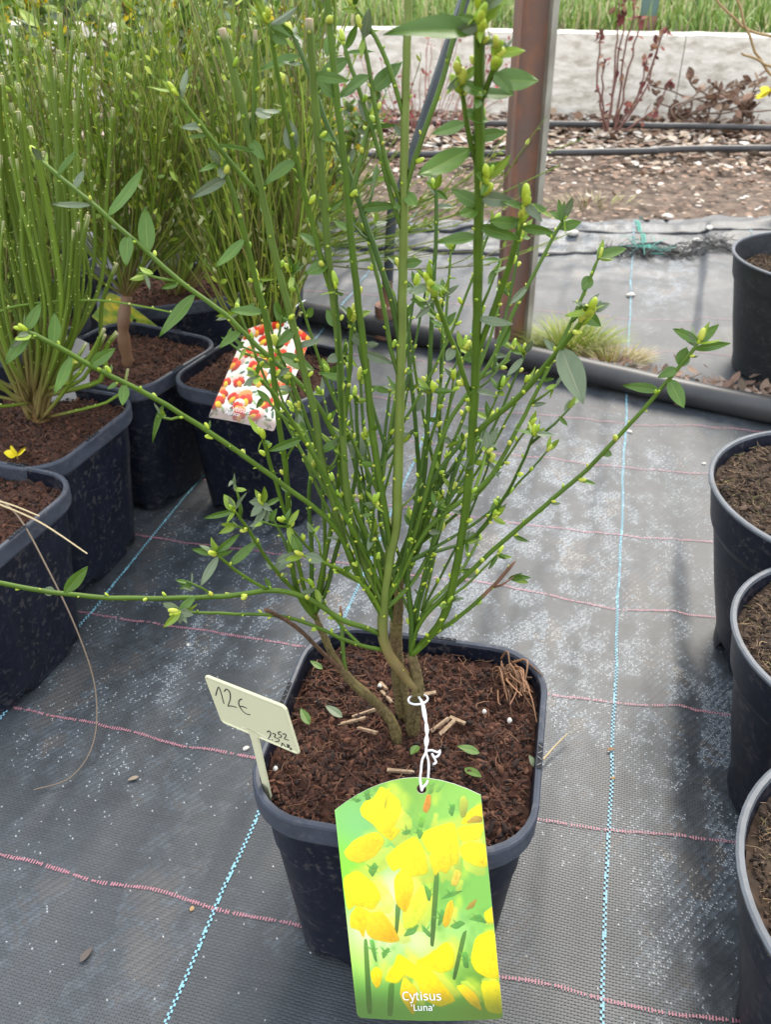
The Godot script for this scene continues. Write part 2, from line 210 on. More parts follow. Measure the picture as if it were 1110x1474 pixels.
# the picture printed on the card: colour, then corners in thousandths of its width and height
const PRINT := [
	[66,105,34,[559,687,639,393,679,385,589,695]],
	[66,105,34,[104,664,136,664,113,981,70,981]],
	[66,105,34,[357,509,394,517,351,640,328,640]],
	[66,105,34,[247,849,293,841,253,985,215,985]],
	[66,105,34,[686,826,784,640,825,625,710,834]],
	[120,190,60,[561,200,589,149,628,142,597,207]],
	[120,180,70,[648,72,682,22,715,14,686,68]],
	[130,190,80,[700,60,758,18,796,18,724,68]],
	[84,150,58,[551,455,580,439,612,470,592,509,558,486]],
	[84,150,58,[381,652,433,609,506,598,466,640]],
	[84,150,58,[519,594,580,640,565,656,520,625]],
	[84,150,58,[657,501,726,470,829,466,748,490]],
	[84,150,58,[701,609,781,586,817,602,749,625]],
	[84,150,58,[832,586,913,563,962,609,882,594]],
	[84,150,58,[204,84,142,80,106,68,163,99]],
	[84,150,58,[545,215,579,206,599,230,563,254]],
	[84,150,58,[773,145,811,111,828,122,800,169]],
	[84,150,58,[185,377,244,339,264,362,218,408]],
	[84,150,58,[143,664,180,667,187,764,164,749]],
	[84,150,58,[443,223,496,207,519,219,479,234]],
	[84,150,58,[222,53,251,37,266,91,228,91]],
	[84,150,58,[770,718,808,718,808,787,771,780]],
	[84,150,58,[664,532,626,602,637,609,697,563]],
	[84,150,58,[221,718,277,695,288,706,228,749]],
	[232,248,60,[394,548,557,424,578,517,472,609,394,617]],
	[255,240,10,[340,29,399,53,461,91,460,130,397,200,446,207,374,254,304,223,260,184,191,153,178,122,215,91,280,80]],
	[225,222,20,[346,99,389,37,404,39,353,130]],
	[255,216,18,[29,300,122,246,280,213,329,254,248,316,134,346,55,331]],
	[255,240,10,[316,323,407,277,535,234,583,285,602,389,485,401,417,362,362,381]],
	[255,216,18,[363,408,436,362,487,393,489,447,451,517,413,551,357,509]],
	[255,240,10,[578,246,609,215,804,184,823,254,805,354,746,362,697,285,617,308]],
	[248,222,15,[615,316,698,281,756,308,759,362,715,393,680,377,643,404]],
	[255,240,10,[819,207,1003,200,967,261,839,269]],
	[255,240,10,[822,292,890,269,1001,285,997,377,922,370,839,339]],
	[255,240,10,[839,200,912,145,999,118,992,192]],
	[190,150,60,[878,196,946,165,997,176,993,198]],
	[255,240,10,[2,408,116,374,226,432,260,486,192,540,82,517,13,548]],
	[250,215,20,[29,563,88,520,183,555,179,609,126,617,105,660,80,625,18,617]],
	[250,200,28,[151,555,255,544,320,602,359,664,293,675,169,660,129,637]],
	[255,240,10,[445,753,552,725,677,667,719,718,693,787,615,799,492,772]],
	[255,240,10,[218,834,302,764,336,718,442,764,371,803,312,845]],
	[255,216,18,[358,803,443,760,542,780,685,903,688,919,575,942,467,903,455,834]],
	[250,200,28,[315,896,357,811,447,872,400,985]],
	[255,216,18,[128,803,172,776,213,795,190,849,160,869,134,841]],
	[255,240,10,[822,749,871,656,1003,629,1004,834,916,826,845,795]],
	[250,200,28,[706,857,759,849,840,896,865,965,783,927]],
	[225,205,20,[869,841,1003,841,997,981,891,965]],
	[225,150,45,[648,68,672,76,657,122,628,145,605,130]],
	[190,185,60,[865,91,892,82,917,114,889,169,856,176,848,138]],
	[240,195,30,[659,594,705,517,740,501,747,532,702,602,675,613]],
	[190,140,50,[820,548,858,517,911,501,879,540]],
	[230,205,70,[738,439,788,377,823,393,781,447]],
	[255,240,10,[938,563,1020,532,1020,602,957,602]],
]
# pen strokes on the price plate, in thousandths of its width and height
const PEN := [
	[53,370,150,137,134,499],
	[208,188,255,107,288,153,257,316,192,492,182,525,238,482,310,465],
	[436,198,391,254,360,358,373,466,417,527,477,507],
	[368,399,415,377,460,380],
	[644,772,682,721,688,775,642,902,625,938,685,918],
	[716,755,756,737,727,829,778,827,764,896,715,931],
	[845,626,811,651,798,707,830,707,824,758,789,784],
	[860,662,902,632,888,700,861,766,920,752],
	[785,985,815,894,841,968],
	[881,869,864,963],
	[880,881,906,879,880,935,924,943,879,999],
]
const TIE_A := [25.8,259.1,-481.4,28.9,258.7,-475.9,30.6,257.2,-464.5,30.0,258.4,-449.5,30.9,261.6,-435.9,29.0,262.5,-426.1,30.2,267.6,-411.6,29.6,271.0,-399.1,28.3,271.8,-390.2,25.3,271.9,-386.1,24.3,272.1,-383.1]
const TIE_B := [25.8,260.0,-482.0,27.8,259.4,-475.3,29.0,257.9,-463.9,31.5,259.1,-448.9,28.9,261.6,-435.9,29.4,263.2,-425.5,25.8,268.5,-412.2,24.4,271.8,-399.7,23.3,279.0,-386.6,24.1,275.7,-381.3]
const TIE_C := [29.9,262.8,-425.2,33.4,263.9,-424.9,37.3,263.4,-423.5,39.3,264.6,-424.3,38.2,262.4,-421.8,35.2,261.8,-420.3,33.2,263.9,-421.7,36.1,260.3,-417.3,34.0,261.2,-414.7]
const TIE_RING := [25.8,264.5,-485.0]
const CARD := [-38.2,262.4,-399.2,100.7,18.0,9.7,19.4,-146.6,87.4]
const PLATE := [-124.2,324.7,-438.0,58.5,5.7,34.6,1.0,-48.6,-6.2,-93.1,277.7,-426.1,-87.8,198.0,-437.2]
const CARD_B := [-191.3,301.7,-1180.3,90.6,-6.7,28.4,-48.7,-88.4,134.4]

const CAM_Y := 0.75
const WEAVE := 0.2443      # direction of the blue threads, turned from straight ahead (radians)
var mats := {}
var rng := RandomNumberGenerator.new()
var soft := FastNoiseLite.new()
var fine := FastNoiseLite.new()
var used := {}
var shared := {}
var leaf_spots := []

# ---------------------------------------------------------------- geometry helpers
class Geo:
	var v := PackedVector3Array()
	var n := PackedVector3Array()
	var c := PackedColorArray()
	var u := PackedVector2Array()
	var i := PackedInt32Array()
	func add(p: Vector3, nn: Vector3, col := Color.WHITE, uv := Vector2.ZERO) -> int:
		v.append(p); n.append(nn); c.append(col); u.append(uv)
		return v.size() - 1
	func quad(a: int, b: int, d: int, e: int) -> void:
		i.append_array([a, b, d, a, d, e])
	func flat(a: Vector3, b: Vector3, d: Vector3, e: Vector3, col := Color.WHITE) -> void:
		var nn := (b - a).cross(e - a).normalized()
		var k := add(a, nn, col, Vector2(0, 0)); add(b, nn, col, Vector2(1, 0)); add(d, nn, col, Vector2(1, 1)); add(e, nn, col, Vector2(0, 1))
		i.append_array([k, k + 2, k + 1, k, k + 3, k + 2])
	func tri(a: Vector3, b: Vector3, d: Vector3, col := Color.WHITE) -> void:
		var nn := (b - a).cross(d - a).normalized()
		var k := add(a, nn, col); add(b, nn, col); add(d, nn, col)
		i.append_array([k, k + 2, k + 1])
	func box(t: Transform3D, s: Vector3, col := Color.WHITE) -> void:
		var h := s * 0.5
		var p := []
		for x in [-1, 1]:
			for y in [-1, 1]:
				for z in [-1, 1]:
					p.append(t * Vector3(h.x * x, h.y * y, h.z * z))
		for f in [[0, 1, 3, 2], [4, 6, 7, 5], [0, 4, 5, 1], [2, 3, 7, 6], [0, 2, 6, 4], [1, 5, 7, 3]]:
			flat(p[f[0]], p[f[1]], p[f[2]], p[f[3]], col)
	# a tube along points; rib > 0 gives a ridged section
	func tube(p: PackedVector3Array, r: PackedFloat32Array, sides: int, ca: Array, cb: Array, rib := 0.0, cap := true) -> void:
		var m := p.size()
		var t0 := (p[1] - p[0]).normalized()
		var x := t0.cross(Vector3(0.3, 0.1, 0.95)).normalized()
		var first := v.size()
		for k in m:
			var t: Vector3 = (p[mini(k + 1, m - 1)] - p[maxi(k - 1, 0)]).normalized()
			x = (x - t * x.dot(t)).normalized()
			var y := t.cross(x)
			for s in sides:
				var a := TAU * s / sides
				var d := x * cos(a) + y * sin(a)
				var odd := s % 2 == 1
				var rr: float = r[k] * (1.0 + (-rib if odd else rib))
				add(p[k] + d * rr, d, (cb[mini(k, cb.size() - 1)] if odd else ca[mini(k, ca.size() - 1)]), Vector2(float(s) / sides, k))
		for k in m - 1:
			for s in sides:
				var s1 := (s + 1) % sides
				quad(first + k * sides + s, first + (k + 1) * sides + s, first + (k + 1) * sides + s1, first + k * sides + s1)
		if cap:
			for e in [0, m - 1]:
				var t: Vector3 = (p[e] - p[1 if e == 0 else e - 1]).normalized()
				var mid := add(p[e], t, ca[mini(e, ca.size() - 1)])
				var ring := []
				for s in sides:
					ring.append(add(v[first + e * sides + s], t, ca[mini(e, ca.size() - 1)]))
				for s in sides:
					var s1 := (s + 1) % sides
					if e == 0: i.append_array([mid, ring[s], ring[s1]])
					else: i.append_array([mid, ring[s1], ring[s]])
	func mesh(m: Material, facet := false) -> ArrayMesh:
		var a := []
		a.resize(Mesh.ARRAY_MAX)
		a[Mesh.ARRAY_VERTEX] = v; a[Mesh.ARRAY_NORMAL] = n; a[Mesh.ARRAY_COLOR] = c; a[Mesh.ARRAY_TEX_UV] = u; a[Mesh.ARRAY_INDEX] = i
		var am := ArrayMesh.new()
		am.add_surface_from_arrays(Mesh.PRIMITIVE_TRIANGLES, a)
		if facet:
			var st := SurfaceTool.new()
			st.create_from(am, 0); st.generate_normals()
			am = st.commit()
		am.surface_set_material(0, m)
		return am

func lin(r: float, g: float, b: float) -> Color: return Color(r, g, b)
func mat(key: String, albedo: Color, rough := 0.6, vertex := false) -> StandardMaterial3D:
	if mats.has(key): return mats[key]
	var m := StandardMaterial3D.new()
	m.resource_name = key
	m.albedo_color = albedo.linear_to_srgb()
	m.roughness = rough
	m.vertex_color_use_as_albedo = vertex
	mats[key] = m
	return m
func noise_tex(freq: float, lo: Color, hi: Color, size := 512, oct := 4, sd := 1, normal := false, bump := 4.0, mid = null) -> NoiseTexture2D:
	var f := FastNoiseLite.new()
	f.noise_type = FastNoiseLite.TYPE_SIMPLEX_SMOOTH; f.frequency = freq; f.fractal_octaves = oct; f.seed = sd
	var t := NoiseTexture2D.new()
	t.width = size; t.height = size; t.seamless = true; t.noise = f
	if normal:
		t.as_normal_map = true; t.bump_strength = bump
	else:
		var g := Gradient.new()
		g.set_color(0, lo.linear_to_srgb()); g.set_color(1, hi.linear_to_srgb())
		if mid != null: g.add_point(0.5, (mid as Color).linear_to_srgb())
		t.color_ramp = g
	return t
func numbered(called: String) -> String:
	used[called] = used.get(called, -1) + 1
	return called if used[called] == 0 else "%s_%03d" % [called, used[called]]
func tag(o: Node, label: String, category: String, group := "") -> Node:
	o.set_meta("label", label); o.set_meta("category", category)
	if group: o.set_meta("group", group)
	return o
func thing(called: String, at: Vector3, label: String, category: String, group := "") -> Node3D:
	var o := Node3D.new()
	o.name = numbered(called); add_child(o); o.position = at
	tag(o, label, category, group)
	return o
func part(called: String, m: Mesh, parent: Node, t := Transform3D()) -> MeshInstance3D:
	var o := MeshInstance3D.new()
	o.mesh = m; o.transform = t
	o.name = numbered(called) if parent == self else called
	parent.add_child(o, true)
	return o
func structure(called: String, m: Mesh) -> MeshInstance3D:
	var o := part(called, m, self)
	o.set_meta("kind", "structure")
	return o
func many(called: String, m: Mesh, ts: Array, cols: Array, parent: Node) -> MultiMeshInstance3D:
	var mm := MultiMesh.new()
	mm.transform_format = MultiMesh.TRANSFORM_3D
	mm.use_colors = true
	mm.mesh = m
	mm.instance_count = ts.size()
	for k in ts.size():
		mm.set_instance_transform(k, ts[k]); mm.set_instance_color(k, cols[k % cols.size()])
	var o := MultiMeshInstance3D.new()
	o.multimesh = mm
	o.name = numbered(called) if parent == self else called
	o.set_meta("kind", "stuff")
	parent.add_child(o, true)
	return o
func rnd(a: float, b: float) -> float: return rng.randf_range(a, b)
func pick(a: Array): return a[rng.randi() % a.size()]
func dir3() -> Vector3:
	var d := Vector3(rng.randfn(), rng.randfn(), rng.randfn())
	return d.normalized()
func pts(flat: Array, off := Vector3.ZERO) -> PackedVector3Array:
	var p := PackedVector3Array()
	for k in flat.size() / 3:
		p.append(Vector3(flat[k * 3], flat[k * 3 + 1], flat[k * 3 + 2]) * 0.001 - off)
	return p
func spline(p: PackedVector3Array, step: float) -> PackedVector3Array:
	var o := PackedVector3Array()
	for k in p.size() - 1:
		var a := p[maxi(k - 1, 0)]
		var d := p[mini(k + 2, p.size() - 1)]
		var m := maxi(1, int(round(p[k].distance_to(p[k + 1]) / step)))
		for j in m:
			o.append(p[k].cubic_interpolate(p[k + 1], a, d, float(j) / m))
	o.append(p[p.size() - 1])
	return o
func taper(m: int, r0: float, r1: float) -> PackedFloat32Array:
	var r := PackedFloat32Array()
	for k in m: r.append(lerpf(r0, r1, float(k) / maxi(1, m - 1)))
	return r
func basis_to(y: Vector3, face: Vector3) -> Basis:
	y = y.normalized()
	var x := y.cross(face)
	if x.length() < 0.01: x = y.cross(Vector3(0.7, 0.2, 0.6))
	x = x.normalized()
	return Basis(x, y, x.cross(y))

# ---------------------------------------------------------------- shared small meshes
func leaf_mesh(bend: float, fold: float, full: float, m: Material, tint: Color) -> ArrayMesh:
	var g := Geo.new()
	var rows := 9
	var across := [-1.0, -0.55, -0.09, 0.0, 0.09, 0.55, 1.0]
	for k in rows:
		var t := float(k) / (rows - 1)
		var w := 0.5 * pow(sin(PI * pow(t, full)), 0.85) + (0.03 if k == 0 else 0.0)
		for s in 7:
			var e: float = absf(across[s])
			var z := bend * (t * t - t * 0.15) + fold * w * (e * 0.5 - 0.12 * e * e) + 0.012 * sin(t * 11.0 + s * 1.7) * e
			var c := tint * (0.92 + 0.16 * fposmod(sin(k * 12.9 + s * 78.2) * 43758.5, 1.0))
			if s == 3: c = Color(tint.r * 1.7 + 0.02, tint.g * 1.35 + 0.02, tint.b * 1.6 + 0.01)
			g.add(Vector3(across[s] * w, t, z), Vector3(0, 0, 1), c, Vector2(s / 6.0, t))
	for k in rows - 1:
		for s in 6:
			g.quad(k * 7 + s, k * 7 + s + 1, (k + 1) * 7 + s + 1, (k + 1) * 7 + s)
	return g.mesh(m, true)
func egg(m: Material, tint: Color, point: float, rows := 7, sides := 8) -> ArrayMesh:
	# a bud: two or three overlapping scales, uneven round, on a small brown scar
	var g := Geo.new()
	for k in rows + 1:
		var t := float(k) / rows
		var a := PI * t
		for s in sides:
			var b := TAU * s / sides
			var r := 0.5 * pow(sin(a), 0.8) * (1.0 - point * t * 0.5) if k > 0 and k < rows else 0.0
			r *= 1.0 + 0.16 * sin(b * 2.0 + t * 3.0) - (0.14 if (s + k) % 4 == 0 else 0.0)
			var c := tint
			if k <= 1: c = Color(0.17, 0.14, 0.04)      # the brown scar it sits on
			g.add(Vector3(cos(b) * r + 0.08 * t * t, 0.5 - 0.5 * cos(a), sin(b) * r), Vector3(cos(b) * sin(a), -cos(a), sin(b) * sin(a)).normalized(), c)
	for k in rows:
		for s in sides:
			var s1 := (s + 1) % sides
			g.quad(k * sides + s, k * sides + s1, (k + 1) * sides + s1, (k + 1) * sides + s)
	return g.mesh(m)
func lump(m: Material, sd: int, rough := 0.35) -> ArrayMesh:
	var g := Geo.new()
	var f := FastNoiseLite.new()
	f.seed = sd; f.frequency = 0.9
	var rows := 5
	var sides := 7
	for k in rows + 1:
		var a := PI * k / rows
		for s in sides:
			var b := TAU * s / sides
			var d := Vector3(cos(b) * sin(a), cos(a), sin(b) * sin(a))
			g.add(d * 0.5 * (1.0 + rough * 1.6 * f.get_noise_3dv(d * 1.3)), d)
	for k in rows:
		for s in sides:
			var s1 := (s + 1) % sides
			g.quad(k * sides + s1, k * sides + s, (k + 1) * sides + s, (k + 1) * sides + s1)
	return g.mesh(m, true)
func strand(m: Material, sd: int, curl: float) -> ArrayMesh:
	var r := RandomNumberGenerator.new()
	r.seed = sd
	var p := PackedVector3Array()
	var q := Vector3(-0.5, 0, 0)
	var a := r.randf_range(-curl, curl)
	var e := r.randf_range(-0.4, 0.4)
	for k in 6:
		p.append(q)
		q += Vector3(cos(a), sin(e) * 0.6, sin(a)) * 0.2
		a += r.randf_range(-curl, curl); e += r.randf_range(-0.5, 0.5)
	var g := Geo.new()
	g.tube(p, taper(6, 0.03, 0.018), 4, [Color.WHITE], [Color.WHITE], 0.0, false)
	return g.mesh(m)

# ---------------------------------------------------------------- the ground
func cover_y(x: float, z: float) -> float:
	var cs := x * cos(WEAVE) + z * sin(WEAVE)      # across the blue threads
	var al := x * sin(WEAVE) - z * cos(WEAVE)      # along them
	var y := 0.0035 * soft.get_noise_2d(x * 260.0, z * 260.0) + 0.0030 * soft.get_noise_2d(cs * 1500.0, al * 170.0 + 40.0) - 0.004
	var step := smoothstep(0.155, 0.178, cs + 0.012 * soft.get_noise_2d(al * 300.0, 7.0))
	y -= (0.005 * step + 0.006 * smoothstep(0.15, 0.27, cs)) * smoothstep(0.1, 0.3, al) * (1.0 - smoothstep(1.0, 1.25, al))
	var back := smoothstep(2.0, 2.35, -z)
	y += back * (0.008 * soft.get_noise_2d(x * 500.0, z * 900.0) + 0.006)
	var seam := 0.70 + (-z - 1.87) * 0.34
	y += 0.011 * smoothstep(0.0, 0.012, x - seam) * smoothstep(1.82, 1.9, -z)
	var e: float = edge_z(x)
	for f in [[0.09, 0.035, 0.028], [0.21, 0.028, 0.026], [0.33, 0.022, 0.026]]:
		var d: float = (-z - (-e - f[0] + 0.05 * soft.get_noise_2d(x * 220.0, 31.0 * f[0] * 10.0))) / f[1]
		y += f[2] * exp(-d * d) * (0.6 + 0.6 * soft.get_noise_2d(x * 160.0, 90.0 * f[0]))
	return y
func edge_z(x: float) -> float: return -2.80 + 0.06 * soft.get_noise_2d(x * 300.0, 11.0)
func weave_texture() -> Array:
	var n := 384
	var cell := 12.0
	var im := Image.create(n, n, false, Image.FORMAT_RGB8)
	var hm := Image.create(n, n, false, Image.FORMAT_RGB8)
	var r := RandomNumberGenerator.new()
	r.seed = 5
	var tone := []
	for k in 2048: tone.append(r.randf_range(0.75, 1.25))
	for y in n:
		for x in n:
			var i := int(x / cell)
			var j := int(y / cell)
			var fx: float = x / cell - i
			var fy: float = y / cell - j
			# flat weft tapes in rows, bound by narrow warp tapes that dip between them in every other place
			var h := 1.0 - pow(absf(fy - 0.5) * 2.0, 4.0) * 0.35
			var bind := (i + j) % 2 == 0
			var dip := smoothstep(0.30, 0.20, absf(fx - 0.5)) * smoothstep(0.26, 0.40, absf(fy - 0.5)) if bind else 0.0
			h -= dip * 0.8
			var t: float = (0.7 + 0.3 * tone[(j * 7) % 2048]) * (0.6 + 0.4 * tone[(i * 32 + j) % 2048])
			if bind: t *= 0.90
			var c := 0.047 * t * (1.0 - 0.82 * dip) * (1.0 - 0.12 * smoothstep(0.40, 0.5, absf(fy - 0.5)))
			im.set_pixel(x, y, Color(c * 0.87, c * 1.0, c * 1.16).linear_to_srgb())
			hm.set_pixel(x, y, Color(h, h, h))
	return [ImageTexture.create_from_image(im), ImageTexture.create_from_image(hm)]
# dust, soil stains and white grit in the weave, plus painted sky glints
func grit_glint_texture() -> ImageTexture:
	var n := 2048
	var span := 1.7
	var data := PackedByteArray()
	data.resize(n * n * 4)
	var low := 512
	var den := PackedFloat32Array()
	var sta := PackedFloat32Array()
	den.resize(low * low); sta.resize(low * low)
	var spots := [[-0.06, 1.0, 0.20, 0.20, 0.75], [0.02, 1.30, 0.17, 0.22, 0.7], [0.0, 0.86, 0.10, 0.10, 0.75], [0.20, 0.80, 0.06, 0.18, 0.85], [0.17, 0.58, 0.06, 0.16, 0.6], [0.15, 0.42, 0.05, 0.1, 0.4], [-0.50, 1.02, 0.10, 0.10, 0.55], [-0.50, 0.80, 0.12, 0.06, 0.45], [-0.45, 0.66, 0.12, 0.08, 0.45], [-0.36, 0.9, 0.1, 0.16, 0.5], [-0.2, 0.95, 0.1, 0.15, 0.55], [-0.25, 1.3, 0.2, 0.2, 0.4], [-0.5, 0.52, 0.1, 0.12, 0.25], [0.05, 0.7, 0.12, 0.1, 0.3]]
	for j in low:
		for i in low:
			var cs := -1.1 + span * i / low
			var al := 0.15 + span * j / low
			var d := 0.06
			for s in spots:
				var q := Vector2((cs - s[0]) / s[2], (al - s[1]) / s[3]).length_squared()
				d += s[4] * exp(-q)
			var nz := 0.8 * soft.get_noise_2d(cs * 1100.0, al * 800.0) + 0.8 * soft.get_noise_2d(cs * 3200.0 + 50.0, al * 2400.0) + 0.5 * soft.get_noise_2d(cs * 2600.0, al * 500.0 + 300.0)
			den[j * low + i] = clampf(d * (0.55 + 1.5 * nz), 0.0, 1.0)
			sta[j * low + i] = clampf(soft.get_noise_2d(cs * 900.0 + 400.0, al * 700.0) * 1.7 + 0.7 * soft.get_noise_2d(cs * 4200.0, al * 4200.0 + 90.0) - 0.15, 0.0, 1.0)
	var r := RandomNumberGenerator.new()
	r.seed = 11
	var k := 0
	for y in n:
		var row := (y >> 2) * low
		for x in n:
			var d := den[row + (x >> 2)]
			var s := sta[row + (x >> 2)]
			# thin grainy film of dried mud and lime, with sky sheen painted in
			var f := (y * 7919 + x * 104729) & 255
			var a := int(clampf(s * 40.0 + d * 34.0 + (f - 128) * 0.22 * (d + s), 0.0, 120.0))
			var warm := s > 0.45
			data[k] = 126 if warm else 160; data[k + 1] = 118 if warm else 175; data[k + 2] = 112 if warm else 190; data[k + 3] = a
			k += 4
	# white dots in rows of the weave: sand grains with sky glints painted in
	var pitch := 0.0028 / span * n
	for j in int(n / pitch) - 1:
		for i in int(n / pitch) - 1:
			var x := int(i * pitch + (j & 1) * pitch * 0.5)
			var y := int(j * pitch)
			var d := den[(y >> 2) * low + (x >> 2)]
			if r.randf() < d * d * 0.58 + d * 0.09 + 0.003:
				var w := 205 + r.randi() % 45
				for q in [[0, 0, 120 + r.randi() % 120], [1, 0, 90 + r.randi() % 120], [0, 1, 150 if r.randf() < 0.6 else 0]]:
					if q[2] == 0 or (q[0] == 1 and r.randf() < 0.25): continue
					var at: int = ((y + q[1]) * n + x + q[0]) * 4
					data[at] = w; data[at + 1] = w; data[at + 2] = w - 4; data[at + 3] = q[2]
	return ImageTexture.create_from_image(Image.create_from_data(n, n, false, Image.FORMAT_RGBA8, data))
func build_ground() -> void:
	var g := Geo.new()
	var e := 40.0
	g.flat(Vector3(-e, -0.03, 12), Vector3(e, -0.03, 12), Vector3(e, -0.03, -e), Vector3(-e, -0.03, -e))
	var gm := mat("bare_soil", Color(1, 1, 1), 0.95)
	gm.albedo_texture = noise_tex(0.02, Color(0.06, 0.04, 0.028), Color(0.26, 0.19, 0.14), 512, 5, 3)
	gm.uv1_triplanar = true; gm.uv1_world_triplanar = true; gm.uv1_scale = Vector3(1.3, 1.3, 1.3)
	structure("ground", g.mesh(gm))
	# litter bed with small relief
	var b := Geo.new()
	var nx := 160
	var nz := 60
	for j in nz + 1:
		for i in nx + 1:
			var x := -4.0 + 9.0 * i / nx
			var z := -2.6 - 2.4 * j / nz
			b.add(Vector3(x, -0.014 + 0.012 * soft.get_noise_2d(x * 700, z * 700) + 0.02 * soft.get_noise_2d(x * 120, z * 120), z), Vector3.UP)
	for j in nz:
		for i in nx:
			var q := j * (nx + 1) + i
			b.quad(q, q + nx + 1, q + nx + 2, q + 1)
	structure("ground_bed", b.mesh(gm, true))
	# woven cover
	var f := Geo.new()
	var xs := []
	var zs := []
	var x := -2.4
	while x < 2.6:
		xs.append(x); x += 0.0115 if x > -1.2 and x < 1.0 else 0.03
	var t := 0.3
	while t > -1.0:
		zs.append(t / 1.0); t -= 0.0105
	var count := 0
	while t > -2.85:
		zs.append(t); t -= 0.016
	var zl: float = zs[zs.size() - 1]
	for j in zs.size():
		for i in xs.size():
			var px: float = xs[i]
			var pz: float = zs[j]
			if pz < -2.5: pz = lerpf(-2.5, edge_z(px), (pz + 2.5) / (zl + 2.5))
			var cs := px * cos(WEAVE) + pz * sin(WEAVE)
			var al := px * sin(WEAVE) - pz * cos(WEAVE)
			f.add(Vector3(px, cover_y(px, pz), pz), Vector3.UP, Color.WHITE, Vector2(cs, al))
	var w := xs.size()
	for j in zs.size() - 1:
		for i in w - 1:
			var q := j * w + i
			f.quad(q, q + w, q + w + 1, q + 1)
	var cm := mat("woven_cover", Color(1, 1, 1), 0.46)
	var tx := weave_texture()
	cm.albedo_texture = tx[0]
	cm.metallic_specular = 0.55
	cm.uv1_scale = Vector3(1 / 0.09, 1 / 0.09, 1)
	cm.heightmap_enabled = true; cm.heightmap_texture = tx[1]; cm.heightmap_scale = 0.035
	cm.detail_enabled = true; cm.detail_albedo = grit_glint_texture(); cm.detail_blend_mode = BaseMaterial3D.BLEND_MODE_MIX
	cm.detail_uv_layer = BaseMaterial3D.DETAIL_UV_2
	var am := f.mesh(cm, true)
	# second set of coordinates for the grit and glints
	var st := SurfaceTool.new()
	var arr := am.surface_get_arrays(0)
	var u1: PackedVector2Array = arr[Mesh.ARRAY_TEX_UV]
	var u2 := PackedVector2Array()
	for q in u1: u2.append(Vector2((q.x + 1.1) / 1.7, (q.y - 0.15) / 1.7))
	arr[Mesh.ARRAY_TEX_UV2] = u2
	arr[Mesh.ARRAY_TANGENT] = null
	var am2 := ArrayMesh.new()
	am2.add_surface_from_arrays(Mesh.PRIMITIVE_TRIANGLES, arr)
	am2.surface_set_material(0, cm)
	var cover := structure("ground_cover", am2)
	# coloured guide threads woven into it
	var blue := mat("blue_thread", Color(0.22, 0.47, 0.58), 0.5)
	var pink := mat("pink_thread", Color(0.46, 0.19, 0.235), 0.5)
	for c0 in [-0.960, -0.600, -0.2675, 0.0855, 0.42]:
		var s := Geo.new()
		var al := -0.1
		var k := 0
		while al < 2.86:
			var wob := 0.0016 * soft.get_noise_2d(al * 400.0, c0 * 900.0) * 2.0
			for side in [0, 1]:
				if (k + side) % 2 == 0 or rng.randf() < 0.12: patch(s, c0 + wob + (side - 0.5) * 0.0019, al, 0.0019, 0.0026)
			al += 0.0028; k += 1
		part("blue_thread", s.mesh(blue), cover)
	for al0 in [0.24, 0.417, 0.593, 0.772, 0.955, 1.127, 1.334, 1.50, 1.68, 1.86, 2.05]:
		var s := Geo.new()
		var cs := -1.5
		while cs < 1.3:
			var bend := 0.012 * soft.get_noise_2d(cs * 260.0, al0 * 2000.0) + 0.022 * smoothstep(0.08, 0.25, cs)
			if rng.randf() > 0.06: patch(s, cs, al0 + bend, 0.0011, rnd(0.0024, 0.0046))
			if rng.randf() > 0.55: patch(s, cs + 0.0014, al0 + bend, 0.0009, 0.0012)
			cs += 0.0028
		part("pink_thread", s.mesh(pink), cover)
func patch(s: Geo, cs: float, al: float, w: float, l: float) -> void:
	var p := []
	for q in [[-1, -1], [1, -1], [1, 1], [-1, 1]]:
		var a: float = cs + q[0] * w * 0.5
		var b: float = al + q[1] * l * 0.5
		var x := a * cos(WEAVE) + b * sin(WEAVE)
		var z := a * sin(WEAVE) - b * cos(WEAVE)
		p.append(Vector3(x, 0, z))
	var m: Vector3 = (p[0] + p[2]) * 0.5
	var y := cover_y(m.x, m.z) + 0.0011
	for k in 4: p[k].y = y
	s.flat(p[0], p[1], p[2], p[3])

# ---------------------------------------------------------------- pots
func ring_square(s: float, r: float, y: float) -> Array:
	var o := []
	for k in 4:
		var cx := (s - r) * (1 if k == 0 or k == 3 else -1)
		var cz := (s - r) * (1 if k < 2 else -1)
		for a in 8:
			var t := (k + a / 7.0) * PI / 2
			o.append(Vector3(cx + r * cos(t), y, cz + r * sin(t)))
	# points along the straight sides
	var full := []
	for k in o.size():
		full.append(o[k])
		if k % 8 == 7:
			for m in range(1, 6): full.append(o[k].lerp(o[(k + 1) % o.size()], m / 6.0))
	return full
func ring_round(r: float, y: float) -> Array:
	var o := []
	for k in 64: o.append(Vector3(cos(TAU * k / 64) * r, y, sin(TAU * k / 64) * r))
	return o
func loft(g: Geo, rings: Array, col := Color.WHITE) -> void:
	# each band gets its own vertices, so that edges between bands stay crisp; normals follow the section
	for k in rings.size() - 1:
		var a: Array = rings[k]
		var b: Array = rings[k + 1]
		var m := a.size()
		var first := g.v.size()
		for s in m:
			var tx: Vector3 = a[(s + 1) % m] - a[(s + m - 1) % m] + (b[(s + 1) % m] - b[(s + m - 1) % m])
			var nn := tx.cross(b[s] - a[s])
			nn = -nn.normalized() if nn.length() > 1e-9 else Vector3.UP
			g.add(a[s], nn, col, Vector2(float(s) / m, a[s].y)); g.add(b[s], nn, col, Vector2(float(s) / m, b[s].y))
		for s in m:
			var s1 := (s + 1) % m
			g.quad(first + s * 2, first + s1 * 2, first + s1 * 2 + 1, first + s * 2 + 1)
